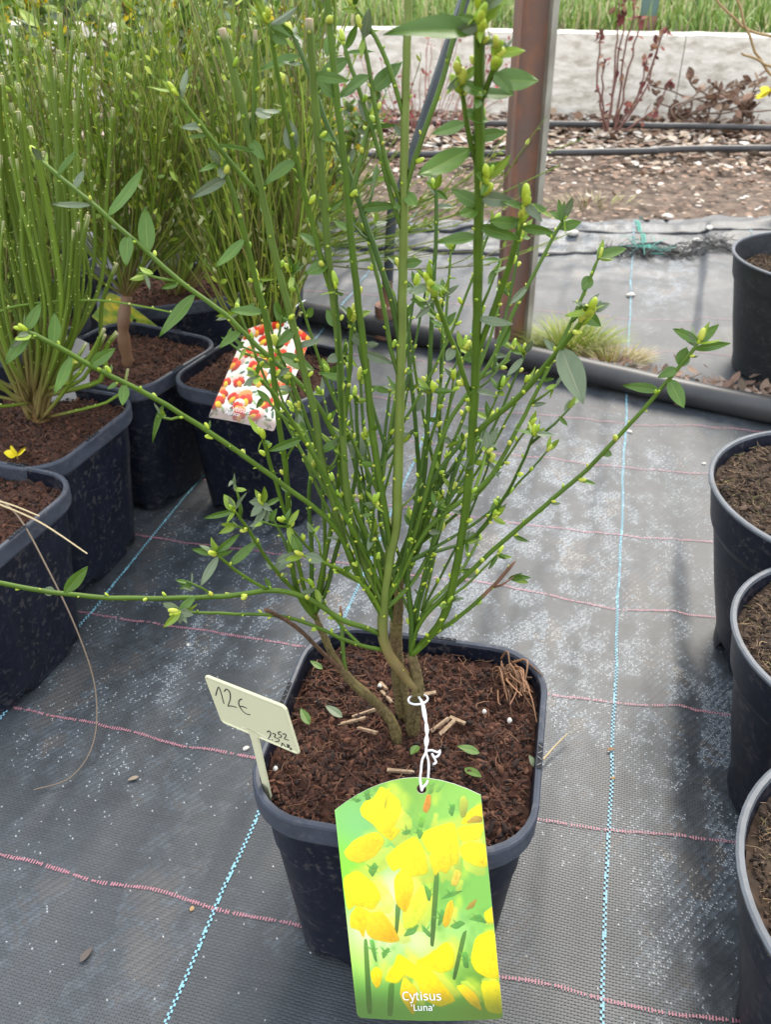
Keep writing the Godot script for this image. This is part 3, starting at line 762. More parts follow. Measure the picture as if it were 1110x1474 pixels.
func plastic(key: String, c: Color) -> StandardMaterial3D:
	if mats.has(key): return mats[key]
	var m := mat(key, Color(1, 1, 1), 0.40)
	m.metallic_specular = 0.34
	m.albedo_texture = noise_tex(0.012, c * 0.8, c * 1.35, 512, 5, 8)
	m.uv1_triplanar = true; m.uv1_scale = Vector3(4, 4, 4)
	# dust and scuffs
	var n := 512
	var im := Image.create(n, n, false, Image.FORMAT_RGBA8)
	im.fill(Color(0.62, 0.6, 0.58, 0.0))
	var r := RandomNumberGenerator.new()
	r.seed = 21
	for k in 2600:
		var sx := r.randi() % n
		var sy := r.randi() % n
		if soft.get_noise_2d(sx * 1.3 + 70.0, sy * 1.3) > 0.16 + 0.25 * r.randf(): im.set_pixel(sx, sy, Color(0.60, 0.57, 0.53, r.randf_range(0.1, 0.6)))
	for k in 40:
		var p := Vector2(r.randf() * n, r.randf() * n)
		var d := Vector2.from_angle(r.randf_range(-0.9, 0.9)) * (1.0 if r.randf() < 0.5 else -1.0)
		var a := r.randf_range(0.05, 0.28)
		for s in r.randi_range(8, 60):
			im.set_pixel(int(p.x + n) % n, int(p.y + n) % n, Color(0.6, 0.6, 0.62, a)); p += d
			d = d.rotated(r.randf_range(-0.06, 0.06))
	for y in n:
		for x in n:
			var q := soft.get_noise_2d(x * 0.9, y * 0.9) * soft.get_noise_2d(x * 6.0 + 900.0, y * 6.0)
			if q > 0.03:
				var c0 := im.get_pixel(x, y)
				im.set_pixel(x, y, Color(0.55, 0.52, 0.5, maxf(c0.a, minf(0.16, (q - 0.03) * 1.1))))
	m.detail_enabled = true; m.detail_albedo = ImageTexture.create_from_image(im); m.detail_blend_mode = BaseMaterial3D.BLEND_MODE_MIX
	m.detail_uv_layer = BaseMaterial3D.DETAIL_UV_2
	m.uv2_triplanar = true; m.uv2_scale = Vector3(3.3, 3.3, 3.3)
	return m
func square_pot(called_label: String, at: Vector3, yaw: float, soil_y: float, sd: int, group := "", front := false) -> Node3D:
	var t := thing("plant_pot", at, called_label, "plant pot", group)
	t.rotation.y = yaw
	if not shared.has("sqb"):
		var pm := plastic("navy_plastic", Color(0.0075, 0.0095, 0.018))
		var b := Geo.new()
		var foot := ring_square(0.0860, 0.040, 0.0)
		for k in foot.size():
			var q: Vector3 = foot[k]
			if absf(absf(q.x) - absf(q.z)) > 0.020 and absf(absf(q.x) - absf(q.z)) < 0.052: foot[k].y = 0.011
		loft(b, [ring_square(0.0, 0.0, 0.012), ring_square(0.080, 0.036, 0.012), foot, ring_square(0.0868, 0.0405, 0.012), ring_square(0.0955, 0.044, 0.115), ring_square(0.1030, 0.0475, 0.196), ring_square(0.1046, 0.048, 0.1965)])
		loft(b, [ring_square(0.1034, 0.0472, 0.2165), ring_square(0.0998, 0.0460, 0.150)])
		shared.sqb = b.mesh(pm)
		var r := Geo.new()
		loft(r, [ring_square(0.1046, 0.048, 0.1966), ring_square(0.1072, 0.049, 0.197), ring_square(0.1088, 0.0498, 0.2005), ring_square(0.1092, 0.050, 0.2175), ring_square(0.1084, 0.0496, 0.2195), ring_square(0.1066, 0.0485, 0.2202), ring_square(0.1042, 0.0476, 0.2195), ring_square(0.1036, 0.0473, 0.2160)])
		shared.sqr = r.mesh(plastic("rim_plastic", Color(0.050, 0.057, 0.075)))
		var s := Geo.new()
		for k in 4:
			s.box(Transform3D(Basis(Vector3.UP, 0.7 if k % 2 else -0.7), Vector3(0, 0.0002, -0.009 + k * 0.006)), Vector3(0.0042, 0.0012, 0.0009))
		shared.slotribs = s.mesh(mats.rim_plastic)
		var d := Geo.new()
		d.box(Transform3D(), Vector3(0.0034, 0.0006, 0.026))
		shared.slot = d.mesh(mat("slot_black", Color(0.004, 0.004, 0.006), 0.8))
	part("body", shared.sqb, t)
	var rim := part("rim", shared.sqr, t)
	for k in 4:
		var q := Transform3D(Basis(Vector3.UP, k * PI / 2), Vector3.ZERO) * Transform3D(Basis(), Vector3(0.1066, 0.2203, 0.012))
		part("slot", shared.slot, rim, q)
		part("slot_rib", shared.slotribs, rim, q)
	soil(t, soil_y, 0.0, sd, 1.0 if front else 0.45, front)
	return t
func round_pot(label: String, at: Vector3, r: float, rb: float, h: float, soil_y: float, sd: int, band: float, yaw := 0.0, grey := false) -> Node3D:
	var t := thing("round_pot", at, label, "plant pot", "round pots beside the ground cover")
	t.rotation.y = yaw
	var pm := plastic("charcoal_plastic", Color(0.026, 0.028, 0.031)) if grey else plastic("navy_plastic", Color(0.0075, 0.0095, 0.018))
	var b := Geo.new()
	var foot := ring_round(rb, 0.0)
	for k in foot.size():
		if k % 16 in [3, 4, 5]: foot[k].y = 0.02
	var yb := h - band
	var rn := lerpf(rb, r, yb / h) - 0.004
	loft(b, [ring_round(0.0, 0.02), ring_round(rb - 0.012, 0.02), foot, ring_round(rb + 0.001, 0.022), ring_round(lerpf(rb, rn, 0.5), yb * 0.5), ring_round(rn, yb - 0.006), ring_round(rn + 0.003, yb - 0.002), ring_round(rn + 0.0055, yb + 0.004), ring_round(r - 0.002, h - 0.004)])
	loft(b, [ring_round(r - 0.005, h - 0.003), ring_round(rn - 0.001, yb), ring_round(rn - 0.01, soil_y - 0.02)])
	part("body", b.mesh(pm), t)
	var q := Geo.new()
	loft(q, [ring_round(r - 0.002, h - 0.0045), ring_round(r + 0.001, h - 0.004), ring_round(r + 0.0015, h - 0.001), ring_round(r - 0.0005, h), ring_round(r - 0.004, h), ring_round(r - 0.0052, h - 0.0032)])
	part("rim", q.mesh(plastic("grey_rim", Color(0.10, 0.11, 0.125))), t)
	soil(t, soil_y, lerpf(rn, r, (soil_y - yb) / band) - 0.004 if soil_y > yb else rn - 0.006, sd, 0.9, false)
	return t
func soil(t: Node3D, y0: float, r: float, sd: int, detail: float, front: bool) -> void:
	var n := 96 if front else 56
	var g := Geo.new()
	var f := FastNoiseLite.new()
	f.seed = sd; f.frequency = 1.0; f.fractal_octaves = 4
	var half := 0.0995 + (y0 - 0.15) * 0.055
	var palette := [Color(0.046, 0.018, 0.0105), Color(0.080, 0.029, 0.015), Color(0.022, 0.011, 0.008), Color(0.115, 0.048, 0.026)] if r == 0.0 else [Color(0.042, 0.025, 0.015), Color(0.072, 0.043, 0.026), Color(0.024, 0.015, 0.010), Color(0.105, 0.066, 0.040)]
	for j in n + 1:
		for i in n + 1:
			var a := Vector2(-1 + 2.0 * i / n, -1 + 2.0 * j / n)
			var p := disc(a, half, r)
			var e := maxf(absf(a.x), absf(a.y))
			var y := y0 + 0.006 * f.get_noise_2d(p.x * 14, p.y * 14) + 0.0055 * f.get_noise_2d(p.x * 60, p.y * 60) + 0.0045 * f.get_noise_2d(p.x * 150, p.y * 150) - 0.006 * smoothstep(0.9, 1.0, e) * (0.6 + f.get_noise_2d(p.x * 30, 9.0))
			var c: Color = palette[0].lerp(palette[1], clampf(0.5 + f.get_noise_2d(p.x * 90 + 40, p.y * 90), 0, 1)).lerp(palette[2], clampf(f.get_noise_2d(p.x * 40, p.y * 40 + 70) * 1.6, 0, 1))
			g.add(Vector3(p.x, y, p.y), Vector3.UP, c)
	for j in n:
		for i in n:
			var q := j * (n + 1) + i
			g.quad(q, q + 1, q + n + 2, q + n + 1)
	var o := part("soil", g.mesh(mat("peat", Color(1, 1, 1), 0.92, true), true), t)
	if not shared.has("crumb0"):
		for k in 4: shared["crumb%d" % k] = lump(mats.peat, 40 + k, 0.6)
		for k in 5: shared["fibre%d" % k] = strand(mats.peat, 60 + k, 0.7)
	var area := 4.0 * half * half if r == 0.0 else PI * r * r
	for kind in 4:
		var ts := []
		var cs := []
		for k in int((2100 if kind < 3 else 260) * detail * area / 0.04):
			var p := disc(Vector2(rnd(-0.96, 0.96), rnd(-0.96, 0.96)), half, r)
			var s := (0.0012 + 0.0036 * pow(rng.randf(), 3.0)) * (1.0 if kind < 3 else 1.6)
			var y := y0 + 0.006 * f.get_noise_2d(p.x * 14, p.y * 14) + 0.0055 * f.get_noise_2d(p.x * 60, p.y * 60)
			ts.append(Transform3D(Basis.from_euler(Vector3(rnd(0, 6), rnd(0, 6), rnd(0, 6))) * Basis.from_scale(Vector3(s * rnd(0.8, 2.2), s * rnd(0.35, 0.9), s * rnd(0.5, 1.1))), Vector3(p.x, y + s * 0.25, p.y)))
			cs.append((pick(palette) as Color) * rnd(0.7, 1.35))
		if ts.size(): many("crumbs", shared["crumb%d" % kind], ts, cs, o)
	var fib := [Color(0.11, 0.042, 0.022), Color(0.14, 0.060, 0.030), Color(0.06, 0.024, 0.014), Color(0.20, 0.105, 0.058)] if r == 0.0 else [Color(0.20, 0.12, 0.07), Color(0.28, 0.19, 0.11), Color(0.11, 0.07, 0.04), Color(0.16, 0.14, 0.05)]
	for kind in 5:
		var ts := []
		var cs := []
		for k in int(330 * detail * area / 0.04):
			var p := disc(Vector2(rnd(-0.95, 0.95), rnd(-0.95, 0.95)), half, r)
			var l := 0.004 + 0.024 * pow(rng.randf(), 2.6)
			var th := rnd(0.002, 0.008)
			var y := y0 + 0.006 * f.get_noise_2d(p.x * 14, p.y * 14) + 0.0055 * f.get_noise_2d(p.x * 60, p.y * 60)
			ts.append(Transform3D(Basis.from_euler(Vector3(rnd(-0.5, 0.5), rnd(0, 6.3), rnd(-0.35, 0.35))) * Basis.from_scale(Vector3(l, th + l * 0.3, th + l * 0.5)), Vector3(p.x, y + 0.001, p.y)))
			cs.append((pick(fib) as Color) * rnd(0.6, 1.3))
		if ts.size(): many("fibres", shared["fibre%d" % kind], ts, cs, o)
func disc(a: Vector2, half: float, r: float) -> Vector2:
	var m := maxf(absf(a.x), absf(a.y))
	if m < 1e-6: return Vector2.ZERO
	var d := a.normalized()
	if r > 0.0: return d * r * m
	var q := half - 0.045      # rounded square
	var s := half / maxf(absf(d.x), absf(d.y))
	var p := d * s
	if absf(p.x) > q and absf(p.y) > q:
		# meet the corner circle
		var c := Vector2(q * signf(d.x), q * signf(d.y))
		var bb := d.dot(c)
		s = bb + sqrt(maxf(0.0, bb * bb - c.length_squared() + 0.045 * 0.045))
	return d * s * m

# ---------------------------------------------------------------- the broom in front
func stem_colors(kind: String, m: int, len_m: float) -> Array:
	# one colour all round at each place along the stem: green shoots, brown bark at the foot, dead brown ends
	var ca := []
	for k in m:
		var t := float(k) / maxi(1, m - 1)
		var a := Color(0.080, 0.145, 0.014)
		var w := 0.0
		match kind[0]:
			"p":
				a = Color(0.155, 0.205, 0.042)
				w = 1.0 - smoothstep(0.08, 0.20, t)
			"q": a = Color(0.105, 0.165, 0.028)
			"w": w = 1.0
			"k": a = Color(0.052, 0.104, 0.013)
			"y": a = Color(0.13, 0.215, 0.02)
			"d": a = Color(0.14, 0.078, 0.042)
			"b":
				if t > 0.72: a = Color(0.20, 0.105, 0.065)
		if w > 0.0:
			var z := 0.5 + 0.5 * soft.get_noise_2d(k * 40.0, len_m * 5000.0)
			a = a.lerp(Color(0.235, 0.20, 0.065).lerp(Color(0.17, 0.11, 0.052), z), w)
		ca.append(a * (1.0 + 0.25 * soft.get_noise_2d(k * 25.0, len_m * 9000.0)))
	return [ca, ca]
func build_broom() -> void:
	var sm := mat("stem", Color(1, 1, 1), 0.52, true)
	sm.metallic_specular = 0.4
	var bark := mat("bark", Color(1, 1, 1), 0.85, true)
	bark.albedo_texture = noise_tex(0.02, Color(0.45, 0.42, 0.38), Color(1, 1, 1), 256, 5, 51)
	bark.normal_enabled = true; bark.normal_texture = noise_tex(0.03, Color.BLACK, Color.WHITE, 256, 5, 52, true, 10.0); bark.normal_scale = 1.4
	bark.uv1_triplanar = true; bark.uv1_scale = Vector3(45, 14, 45)
	var lm := mat("leaf", Color(1, 1, 1), 0.5, true)
	lm.backlight_enabled = true; lm.backlight = Color(0.32, 0.36, 0.12)
	var bm := mat("bud", Color(1, 1, 1), 0.45, true)
	var tones := [Color(0.068, 0.140, 0.012), Color(0.125, 0.165, 0.090), Color(0.18, 0.27, 0.022)]
	var leaf := []
	for t in tones:
		leaf.append([leaf_mesh(0.12, 0.25, 0.8, lm, t), leaf_mesh(-0.22, 0.35, 0.72, lm, t * 0.9), leaf_mesh(0.3, 0.15, 0.85, lm, t * 1.12), leaf_mesh(0.02, 0.45, 0.78, lm, t)])
	var buds := [egg(bm, Color(0.38, 0.48, 0.035), 0.5), egg(bm, Color(0.28, 0.42, 0.03), 0.9), egg(bm, Color(0.44, 0.48, 0.06), 0.2)]
	shared.leaf = leaf; shared.bud = buds
	var root_at := Vector3(0.020, 0.195, -0.502)
	var plant := thing("broom_plant", root_at, "bare-stemmed green broom with yellow-green buds in the square pot with the yellow flower card", "shrub")
	var nodes := []
	var lines := []
	var bud_spots := []
	var eye := Vector3(0, CAM_Y, 0)
	var rows: Array = STEMS.duplicate()
	for k in 70:      # thin stems that fork off the larger ones low in the bush
		var from: Array = STEMS[rng.randi_range(4, STEMS.size() - 4)]
		if from[0][0] in ["w", "d", "b"]: continue
		var fp := pts(from[3])
		var j := rng.randi_range(1, maxi(1, fp.size() / 3))
		if fp[j].x < -0.055 or fp[j].x > 0.11 or fp[j].y > 0.52: continue
		var d := (fp[mini(j + 1, fp.size() - 1)] - fp[j]).normalized()
		var l := rnd(0.06, 0.17)
		var bent := (d * 0.9 + dir3() * 0.55 + Vector3(0, 0.35, -0.1)).normalized()
		var e := fp[j] + bent * l * 0.5
		var f := e + (bent + Vector3(0, 0.5, 0)).normalized() * l * 0.5
		rows.append(["k" if rng.randf() < 0.5 else "g", rnd(1.1, 1.5), 0.75, [fp[j].x * 1000, fp[j].y * 1000, fp[j].z * 1000, e.x * 1000, e.y * 1000, e.z * 1000, f.x * 1000, f.y * 1000, f.z * 1000]])
	for row in rows:
		var kind: String = row[0]
		var p := pts(row[3], root_at)
		if kind[0] == "w" and p[0].y < 0.05: p.insert(0, p[0] + Vector3(0.002, -0.022, 0.003))
		p = spline(p, 0.006)
		for pass_ in 4:
			var q := p.duplicate()
			for k in range(1, p.size() - 1): p[k] = q[k] * 0.4 + (q[k - 1] + q[k + 1]) * 0.3
		# small natural wander
		for k in p.size():
			p[k] += Vector3(soft.get_noise_2d(k * 30.0, nodes.size() * 77.0), soft.get_noise_2d(k * 30.0, nodes.size() * 77.0 + 500.0), soft.get_noise_2d(k * 30.0, nodes.size() * 77.0 + 900.0)) * 0.0005 * minf(1.0, k / 6.0)
		var rad := taper(p.size(), row[1] * (0.00095 if kind[0] == "w" else 0.00085), row[2] * 0.00086)
		if kind[0] == "w":
			for k in rad.size(): rad[k] *= 1.0 + 0.18 * soft.get_noise_2d(k * 120.0, nodes.size() * 50.0)
		var cut := kind.contains("c")
		if not cut and kind[0] != "w" and kind[0] != "d": rad[rad.size() - 1] *= 0.55
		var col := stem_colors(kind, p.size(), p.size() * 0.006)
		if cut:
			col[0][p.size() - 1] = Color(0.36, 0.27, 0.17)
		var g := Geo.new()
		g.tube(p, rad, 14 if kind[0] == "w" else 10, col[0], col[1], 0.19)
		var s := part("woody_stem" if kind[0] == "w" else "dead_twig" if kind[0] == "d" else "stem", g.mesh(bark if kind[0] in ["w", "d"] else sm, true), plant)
		nodes.append(s); lines.append(p)
		if kind[0] == "w" or kind[0] == "d": continue
		# buds along the stem
		var run := 0.0
		var next := rnd(0.012, 0.024)
		var turn := rnd(0, TAU)
		for k in range(1, p.size() - 1):
			run += p[k].distance_to(p[k - 1])
			if run < next: continue
			next = run + rnd(0.005, 0.016) * (1.5 if kind[0] == "p" else 1.0)
			turn += 2.4 + rnd(-0.5, 0.5)
			var t := (p[k + 1] - p[k - 1]).normalized()
			var bx := basis_to(t, Vector3(0, 0, 1))
			var out := (bx.x * cos(turn) + bx.z * sin(turn)).normalized()
			var d := (out * rnd(0.6, 1.0) + t * rnd(0.6, 1.1)).normalized()
			var big := pow(rng.randf(), 2.0)
			var l := lerpf(0.0020, 0.0060, big)
			var where := p[k] + out * rad[k] * 0.8
			var tr := Transform3D(basis_to(d, out) * Basis.from_scale(Vector3(l * rnd(0.55, 0.72), l, l * rnd(0.55, 0.72))), where)
			bud_spots.append([l / (where + root_at).distance_to(eye), s, tr, rng.randi() % 3])
			if big > 0.55 and rng.randf() < 0.6:    # a second, smaller bud beside it
				var tr2 := Transform3D(basis_to((d + bx.x * 0.6).normalized(), out) * Basis.from_scale(Vector3(l * 0.45, l * 0.75, l * 0.45)), where + t * 0.0012)
				bud_spots.append([l * 0.7 / (where + root_at).distance_to(eye), s, tr2, rng.randi() % 3])
			if rng.randf() < 0.055 and run > 0.06 and run < 0.34:    # a short side shoot with a few leaves
				var sl := rnd(0.012, 0.034)
				var sd := (out + t * rnd(0.7, 1.6)).normalized()
				var sp := PackedVector3Array([p[k], p[k] + sd * sl * 0.5 + dir3() * 0.001, p[k] + (sd + t * 0.2).normalized() * sl])
				var sg := Geo.new()
				sg.tube(sp, taper(3, 0.0010, 0.0006), 6, [col[0][k]], [col[1][k]], 0.08)
				part("side_shoot", sg.mesh(sm, true), s)
				for q in rng.randi_range(3, 5):
					var ll := rnd(0.006, 0.013)
					put_leaf(s, sp[2] - sd * sl * rnd(0.0, 0.35), (sd * 0.7 + dir3()).normalized(), ll, ll * rnd(0.28, 0.4), pick([0, 0, 1, 2]))
			if rng.randf() < 0.20 and run > 0.05:    # a small leaf
				var ll := rnd(0.005, 0.013)
				var ld := (out + t * rnd(0.1, 0.9) + Vector3(0, -0.1, 0)).normalized()
				put_leaf(s, where, ld, ll, ll * rnd(0.28, 0.4), 0 if rng.randf() < 0.6 else 1)
		# the tip: a tuft of young leaves round a bud
		if not cut and kind[0] != "b":
			var e := p[p.size() - 1]
			var t := (e - p[p.size() - 3]).normalized()
			var far := (e + root_at).distance_to(eye)
			for q in 2 if kind != "gt" else 7:
				var d := (t + dir3() * 0.35).normalized()
				var l := rnd(0.005, 0.009) if kind != "gt" else rnd(0.0055, 0.0105)
				bud_spots.append([l / far * 3.0, s, Transform3D(basis_to(d, dir3()) * Basis.from_scale(Vector3(l * 0.5, l, l * 0.5)), e - t * 0.002 * q), rng.randi() % 3])
			for q in rng.randi_range(3, 5):
				var d := (t * rnd(0.4, 1.0) + dir3()).normalized()
				var l := rnd(0.008, 0.016)
				put_leaf(s, e - t * rnd(0, 0.004), d, l, l * rnd(0.26, 0.36), 2 if q < 2 else pick([0, 1]))
	# leaves that the photograph shows one by one
	for row in LEAVES:
		var s: Node3D = nodes[row[0]]
		var a := Vector3(row[3], row[4], row[5]) * 0.001 - root_at
		var b := Vector3(row[6], row[7], row[8]) * 0.001 - root_at
		put_leaf(s, a, b - a, (b - a).length(), row[2] * 0.00115, row[1], true)
	leaf_spots.sort_custom(func(x, y): return x[0] > y[0])
	for look in 3:
		for form in 4:
			var rest := []
			for k in range(300, leaf_spots.size()):
				if leaf_spots[k][3] == look and leaf_spots[k][4] == form: rest.append(leaf_spots[k][2])
			if rest.size(): many("small_leaves", leaf[look][form], rest, [Color.WHITE], plant)
	for k in mini(300, leaf_spots.size()): part("leaf", leaf[leaf_spots[k][3]][leaf_spots[k][4]], leaf_spots[k][1], leaf_spots[k][2])
	# the largest buds are parts, the small rest one mass
	bud_spots.sort_custom(func(x, y): return x[0] > y[0])
	var ts := [[], [], []]
	for k in bud_spots.size():
		var q: Array = bud_spots[k]
		if k < 300: part("bud", buds[q[3]], q[1], q[2])
		else: ts[q[3]].append(q[2])
	for k in 3: many("small_buds", buds[k], ts[k], [Color.WHITE, Color(0.85, 0.95, 0.8), Color(1.1, 1.05, 1.0)], plant)
func put_leaf(s: Node, at: Vector3, d: Vector3, l: float, w: float, look: int, shown := false) -> void:
	var face := Vector3(0, 0.55, 0.83) + dir3() * (0.35 if shown else 0.8)
	var b := basis_to(d, face)
	if not shown and rng.randf() < 0.3: b = b * Basis(Vector3.UP, PI)
	leaf_spots.append([l * (10.0 if shown else 1.0), s, Transform3D(b * Basis.from_scale(Vector3(w, l, l * 0.8)), at), look, rng.randi() % 4])

# ---------------------------------------------------------------- cards and tags
func fill(im: Image, poly: PackedVector2Array, col: Color, soften := 0.10, cover := 1.0) -> void:
	var lo := poly[0]
	var hi := poly[0]
	for p in poly:
		lo = lo.min(p); hi = hi.max(p)
	var mid := (lo + hi) * 0.5
	var span := maxf(1.0, (hi - lo).length())
	for y in range(maxi(0, int(lo.y)), mini(im.get_height(), int(hi.y) + 1)):
		for x in range(maxi(0, int(lo.x)), mini(im.get_width(), int(hi.x) + 1)):
			if Geometry2D.is_point_in_polygon(Vector2(x, y), poly):
				var t := (Vector2(x, y) - mid).dot(Vector2(0.45, 0.9)) / span
				var q := 1.0 - soften * 1.3 * (t + 0.15) + 0.05 * soft.get_noise_2d(x * 3.0, y * 3.0)
				var fresh := Color(minf(1, col.r * q), minf(1, col.g * (q - 0.04 * t)), col.b * q)
				im.set_pixel(x, y, fresh if cover >= 1.0 else im.get_pixel(x, y).lerp(fresh, cover))
func rounder(p: PackedVector2Array) -> PackedVector2Array:
	for pass_ in 2:
		var o := PackedVector2Array()
		for k in p.size():
			var a := p[k]
			var b := p[(k + 1) % p.size()]
			o.append(a.lerp(b, 0.15)); o.append(a.lerp(b, 0.85))
		p = o
	return p
func yellow_print() -> ImageTexture:
	var small := Image.create(62, 102, false, Image.FORMAT_RGB8)
	var glow := [[0.2, 0.18, 0.2, Color(0.50, 0.78, 0.50)], [0.8, 0.15, 0.2, Color(0.60, 0.82, 0.36)], [0.5, 0.05, 0.3, Color(0.50, 0.68, 0.26)], [0.2, 0.63, 0.16, Color(0.97, 1.0, 0.86)], [0.35, 0.45, 0.12, Color(0.93, 0.98, 0.72)], [0.5, 0.68, 0.10, Color(0.98, 1.0, 0.8)], [0.9, 0.45, 0.22, Color(0.48, 0.72, 0.30)], [0.15, 0.75, 0.15, Color(0.85, 1.0, 0.45)], [0.6, 0.72, 0.16, Color(0.85, 0.97, 0.4)], [0.05, 0.35, 0.15, Color(0.55, 0.88, 0.2)], [0.55, 0.9, 0.3, Color(0.38, 0.62, 0.25)], [0.1, 1.0, 0.3, Color(0.30, 0.50, 0.22)], [0.9, 1.0, 0.3, Color(0.36, 0.45, 0.10)], [0.75, 0.62, 0.12, Color(0.65, 0.85, 0.5)]]
	for y in 102:
		for x in 62:
			var c := Vector3(0.54, 0.78, 0.26) * 0.35
			var w := 0.35
			for q in glow:
				var k := exp(-(pow(x / 62.0 - q[0], 2) + pow((y / 102.0 - q[1]) * 1.65, 2)) / (q[2] * q[2])) * 1.6
				c += Vector3(q[3].r, q[3].g, q[3].b) * k; w += k
			c /= w
			small.set_pixel(x, y, Color(c.x, c.y, c.z))
	# flowers and leaves far out of focus
	for row in PRINT:
		if row[0] < 215 and row[0] > 100: continue
		var p := PackedVector2Array()
		for k in row[3].size() / 2: p.append(Vector2(row[3][k * 2] * 0.062 + 3.5, row[3][k * 2 + 1] * 0.102 - 3.0))
		fill(small, p, Color(0.93, 0.95, 0.25) if row[0] > 215 else Color(0.45, 0.66, 0.28), 0.1, 0.45)
	small.resize(31, 51, Image.INTERPOLATE_BILINEAR)
	small.resize(248, 408, Image.INTERPOLATE_CUBIC)
	for row in PRINT:      # a second row of flowers, a little out of focus
		if row[0] < 215: continue
		var p := PackedVector2Array()
		for k in row[3].size() / 2: p.append(Vector2(row[3][k * 2] * 0.21 + 34.0, row[3][k * 2 + 1] * 0.36 + 34.0))
		fill(small, rounder(p), Color(0.96, 0.92, 0.28), 0.3, 0.5)
	small.resize(93, 153, Image.INTERPOLATE_BILINEAR)
	small.resize(744, 1224, Image.INTERPOLATE_CUBIC)
	for row in PRINT:
		var p := PackedVector2Array()
		for k in row[3].size() / 2: p.append(Vector2(row[3][k * 2] * 0.744, row[3][k * 2 + 1] * 1.224))
		var rp := rounder(p)
		var col := Color8(row[0], row[1], row[2])
		var petal: bool = row[0] > 215
		var mid := Vector2.ZERO
		for q in rp: mid += q / rp.size()
		if petal:
			var big := PackedVector2Array()
			for q in rp: big.append(q + (q - mid).normalized() * 3.0 + Vector2(1.5, 2.5))
			fill(small, big, Color(col.r * 0.88, col.g * 0.80, col.b * 0.5), 0.1, 0.6)
		fill(small, rp, col, 0.22 if petal else 0.4, 1.0 if petal else 0.8)
		if petal:    # veins and a fold in the printed petal
			var far := rp[0]
			for q in rp:
				if q.distance_to(mid) > far.distance_to(mid): far = q
			var inner := PackedVector2Array()
			for q in rp: inner.append(mid.lerp(far, 0.35) + (q - mid) * Vector2(0.5, 0.62))
			fill(small, inner, Color(col.r, col.g * 0.93, col.b * 0.5), 0.3, 0.30)
			for m in 7:
				var e := rp[(m * 5 + 2) % rp.size()]
				var a := mid.lerp(far, 0.75)
				var steps := int(a.distance_to(e))
				for j in steps:
					var pt := a.lerp(e, 0.85 * j / steps)
					for dx in 2:
						var px := clampi(int(pt.x) + dx, 0, 743)
						var py := clampi(int(pt.y), 0, 1223)
						var was := small.get_pixel(px, py)
						small.set_pixel(px, py, Color(was.r * 0.975, was.g * 0.93, was.b * 0.9))
		elif row[1] > row[0] and row[0] < 130 and p.size() > 3 and row[0] > 70:    # sprig of thin leaves about it
			for m in 5:
				var a := m * 1.26 + mid.x
				var tip := mid + Vector2(cos(a), sin(a) * 0.8 - 0.3) * (26.0 + fposmod(mid.y * 7.0 + m * 13.0, 26.0))
				var side := (tip - mid).orthogonal() * 0.13
				fill(small, PackedVector2Array([mid, mid.lerp(tip, 0.4) + side, tip, mid.lerp(tip, 0.45) - side]), col * Color(1.1 + 0.15 * (m % 3), 1.05 + 0.06 * (m % 2), 1.0), 0.4, 0.6)
	# dark strip printed under the lettering
	for y in range(1040, 1224):
		var k := smoothstep(1040.0, 1180.0, y) * 0.55
		for x in 744:
			small.set_pixel(x, y, small.get_pixel(x, y).lerp(Color(0.28, 0.36, 0.16), k))
	small.resize(496, 816, Image.INTERPOLATE_LANCZOS)
	return ImageTexture.create_from_image(small)
func orange_print() -> ImageTexture:
	var w := 300
	var h := 500
	var im := Image.create(w, h, false, Image.FORMAT_RGB8)
	for y in h:
		for x in w:
			var q := 0.5 + 0.5 * soft.get_noise_2d(x * 2.2, y * 2.2)
			im.set_pixel(x, y, Color(0.98, 0.93, 0.88).lerp(Color(0.82, 0.84, 0.74), q * q))
	var r := RandomNumberGenerator.new()
	r.seed = 77
	var oval := func(c: Vector2, a: float, b: float, turn: float) -> PackedVector2Array:
		var o := PackedVector2Array()
		for k in 14: o.append(c + Vector2(cos(TAU * k / 14) * a, sin(TAU * k / 14) * b).rotated(turn))
		return o
	for k in 60:    # foliage
		var p := Vector2(r.randf() * w, h * lerpf(0.15, 1.0, sqrt(r.randf())))
		fill(im, oval.call(p, r.randf_range(10, 22), r.randf_range(4, 8), r.randf() * TAU), [Color(0.34, 0.50, 0.33), Color(0.56, 0.73, 0.42), Color(0.24, 0.36, 0.27)][r.randi() % 3], 0.4, 0.85)
	for k in 34:    # pea flowers: pale banner, two red wings, yellow keel
		var p := Vector2((k % 5 + r.randf_range(0.1, 0.9)) * w / 5.0, (k / 5 + r.randf_range(0.1, 0.9)) * h / 7.2)
		var z := r.randf_range(25, 36)
		var turn := r.randf_range(-0.9, 0.9)
		var up := Vector2(0, -1).rotated(turn)
		var sd := Vector2(1, 0).rotated(turn)
		fill(im, oval.call(p + up * z * 0.6, z * 0.95, z * 0.75, turn), [Color(0.98, 0.80, 0.72), Color(0.97, 0.62, 0.36), Color(0.99, 0.86, 0.78)][r.randi() % 3], 0.4)
		fill(im, oval.call(p - sd * z * 0.42 - up * z * 0.1, z * 0.5, z * 0.8, turn + 0.25), Color(0.88, 0.24, 0.17), 0.6)
		fill(im, oval.call(p + sd * z * 0.42 - up * z * 0.1, z * 0.5, z * 0.8, turn - 0.25), Color(0.92, 0.30, 0.20), 0.6)
		fill(im, oval.call(p - up * z * 0.55, z * 0.36, z * 0.62, turn), [Color(0.99, 0.78, 0.22), Color(0.98, 0.66, 0.22)][r.randi() % 2], 0.5)
	for y in range(int(h * 0.86), h):
		for x in w:
			im.set_pixel(x, y, im.get_pixel(x, y).lerp(Color(0.42, 0.32, 0.30), 0.65 * smoothstep(h * 0.86, h * 0.95, y)))
	return ImageTexture.create_from_image(im)
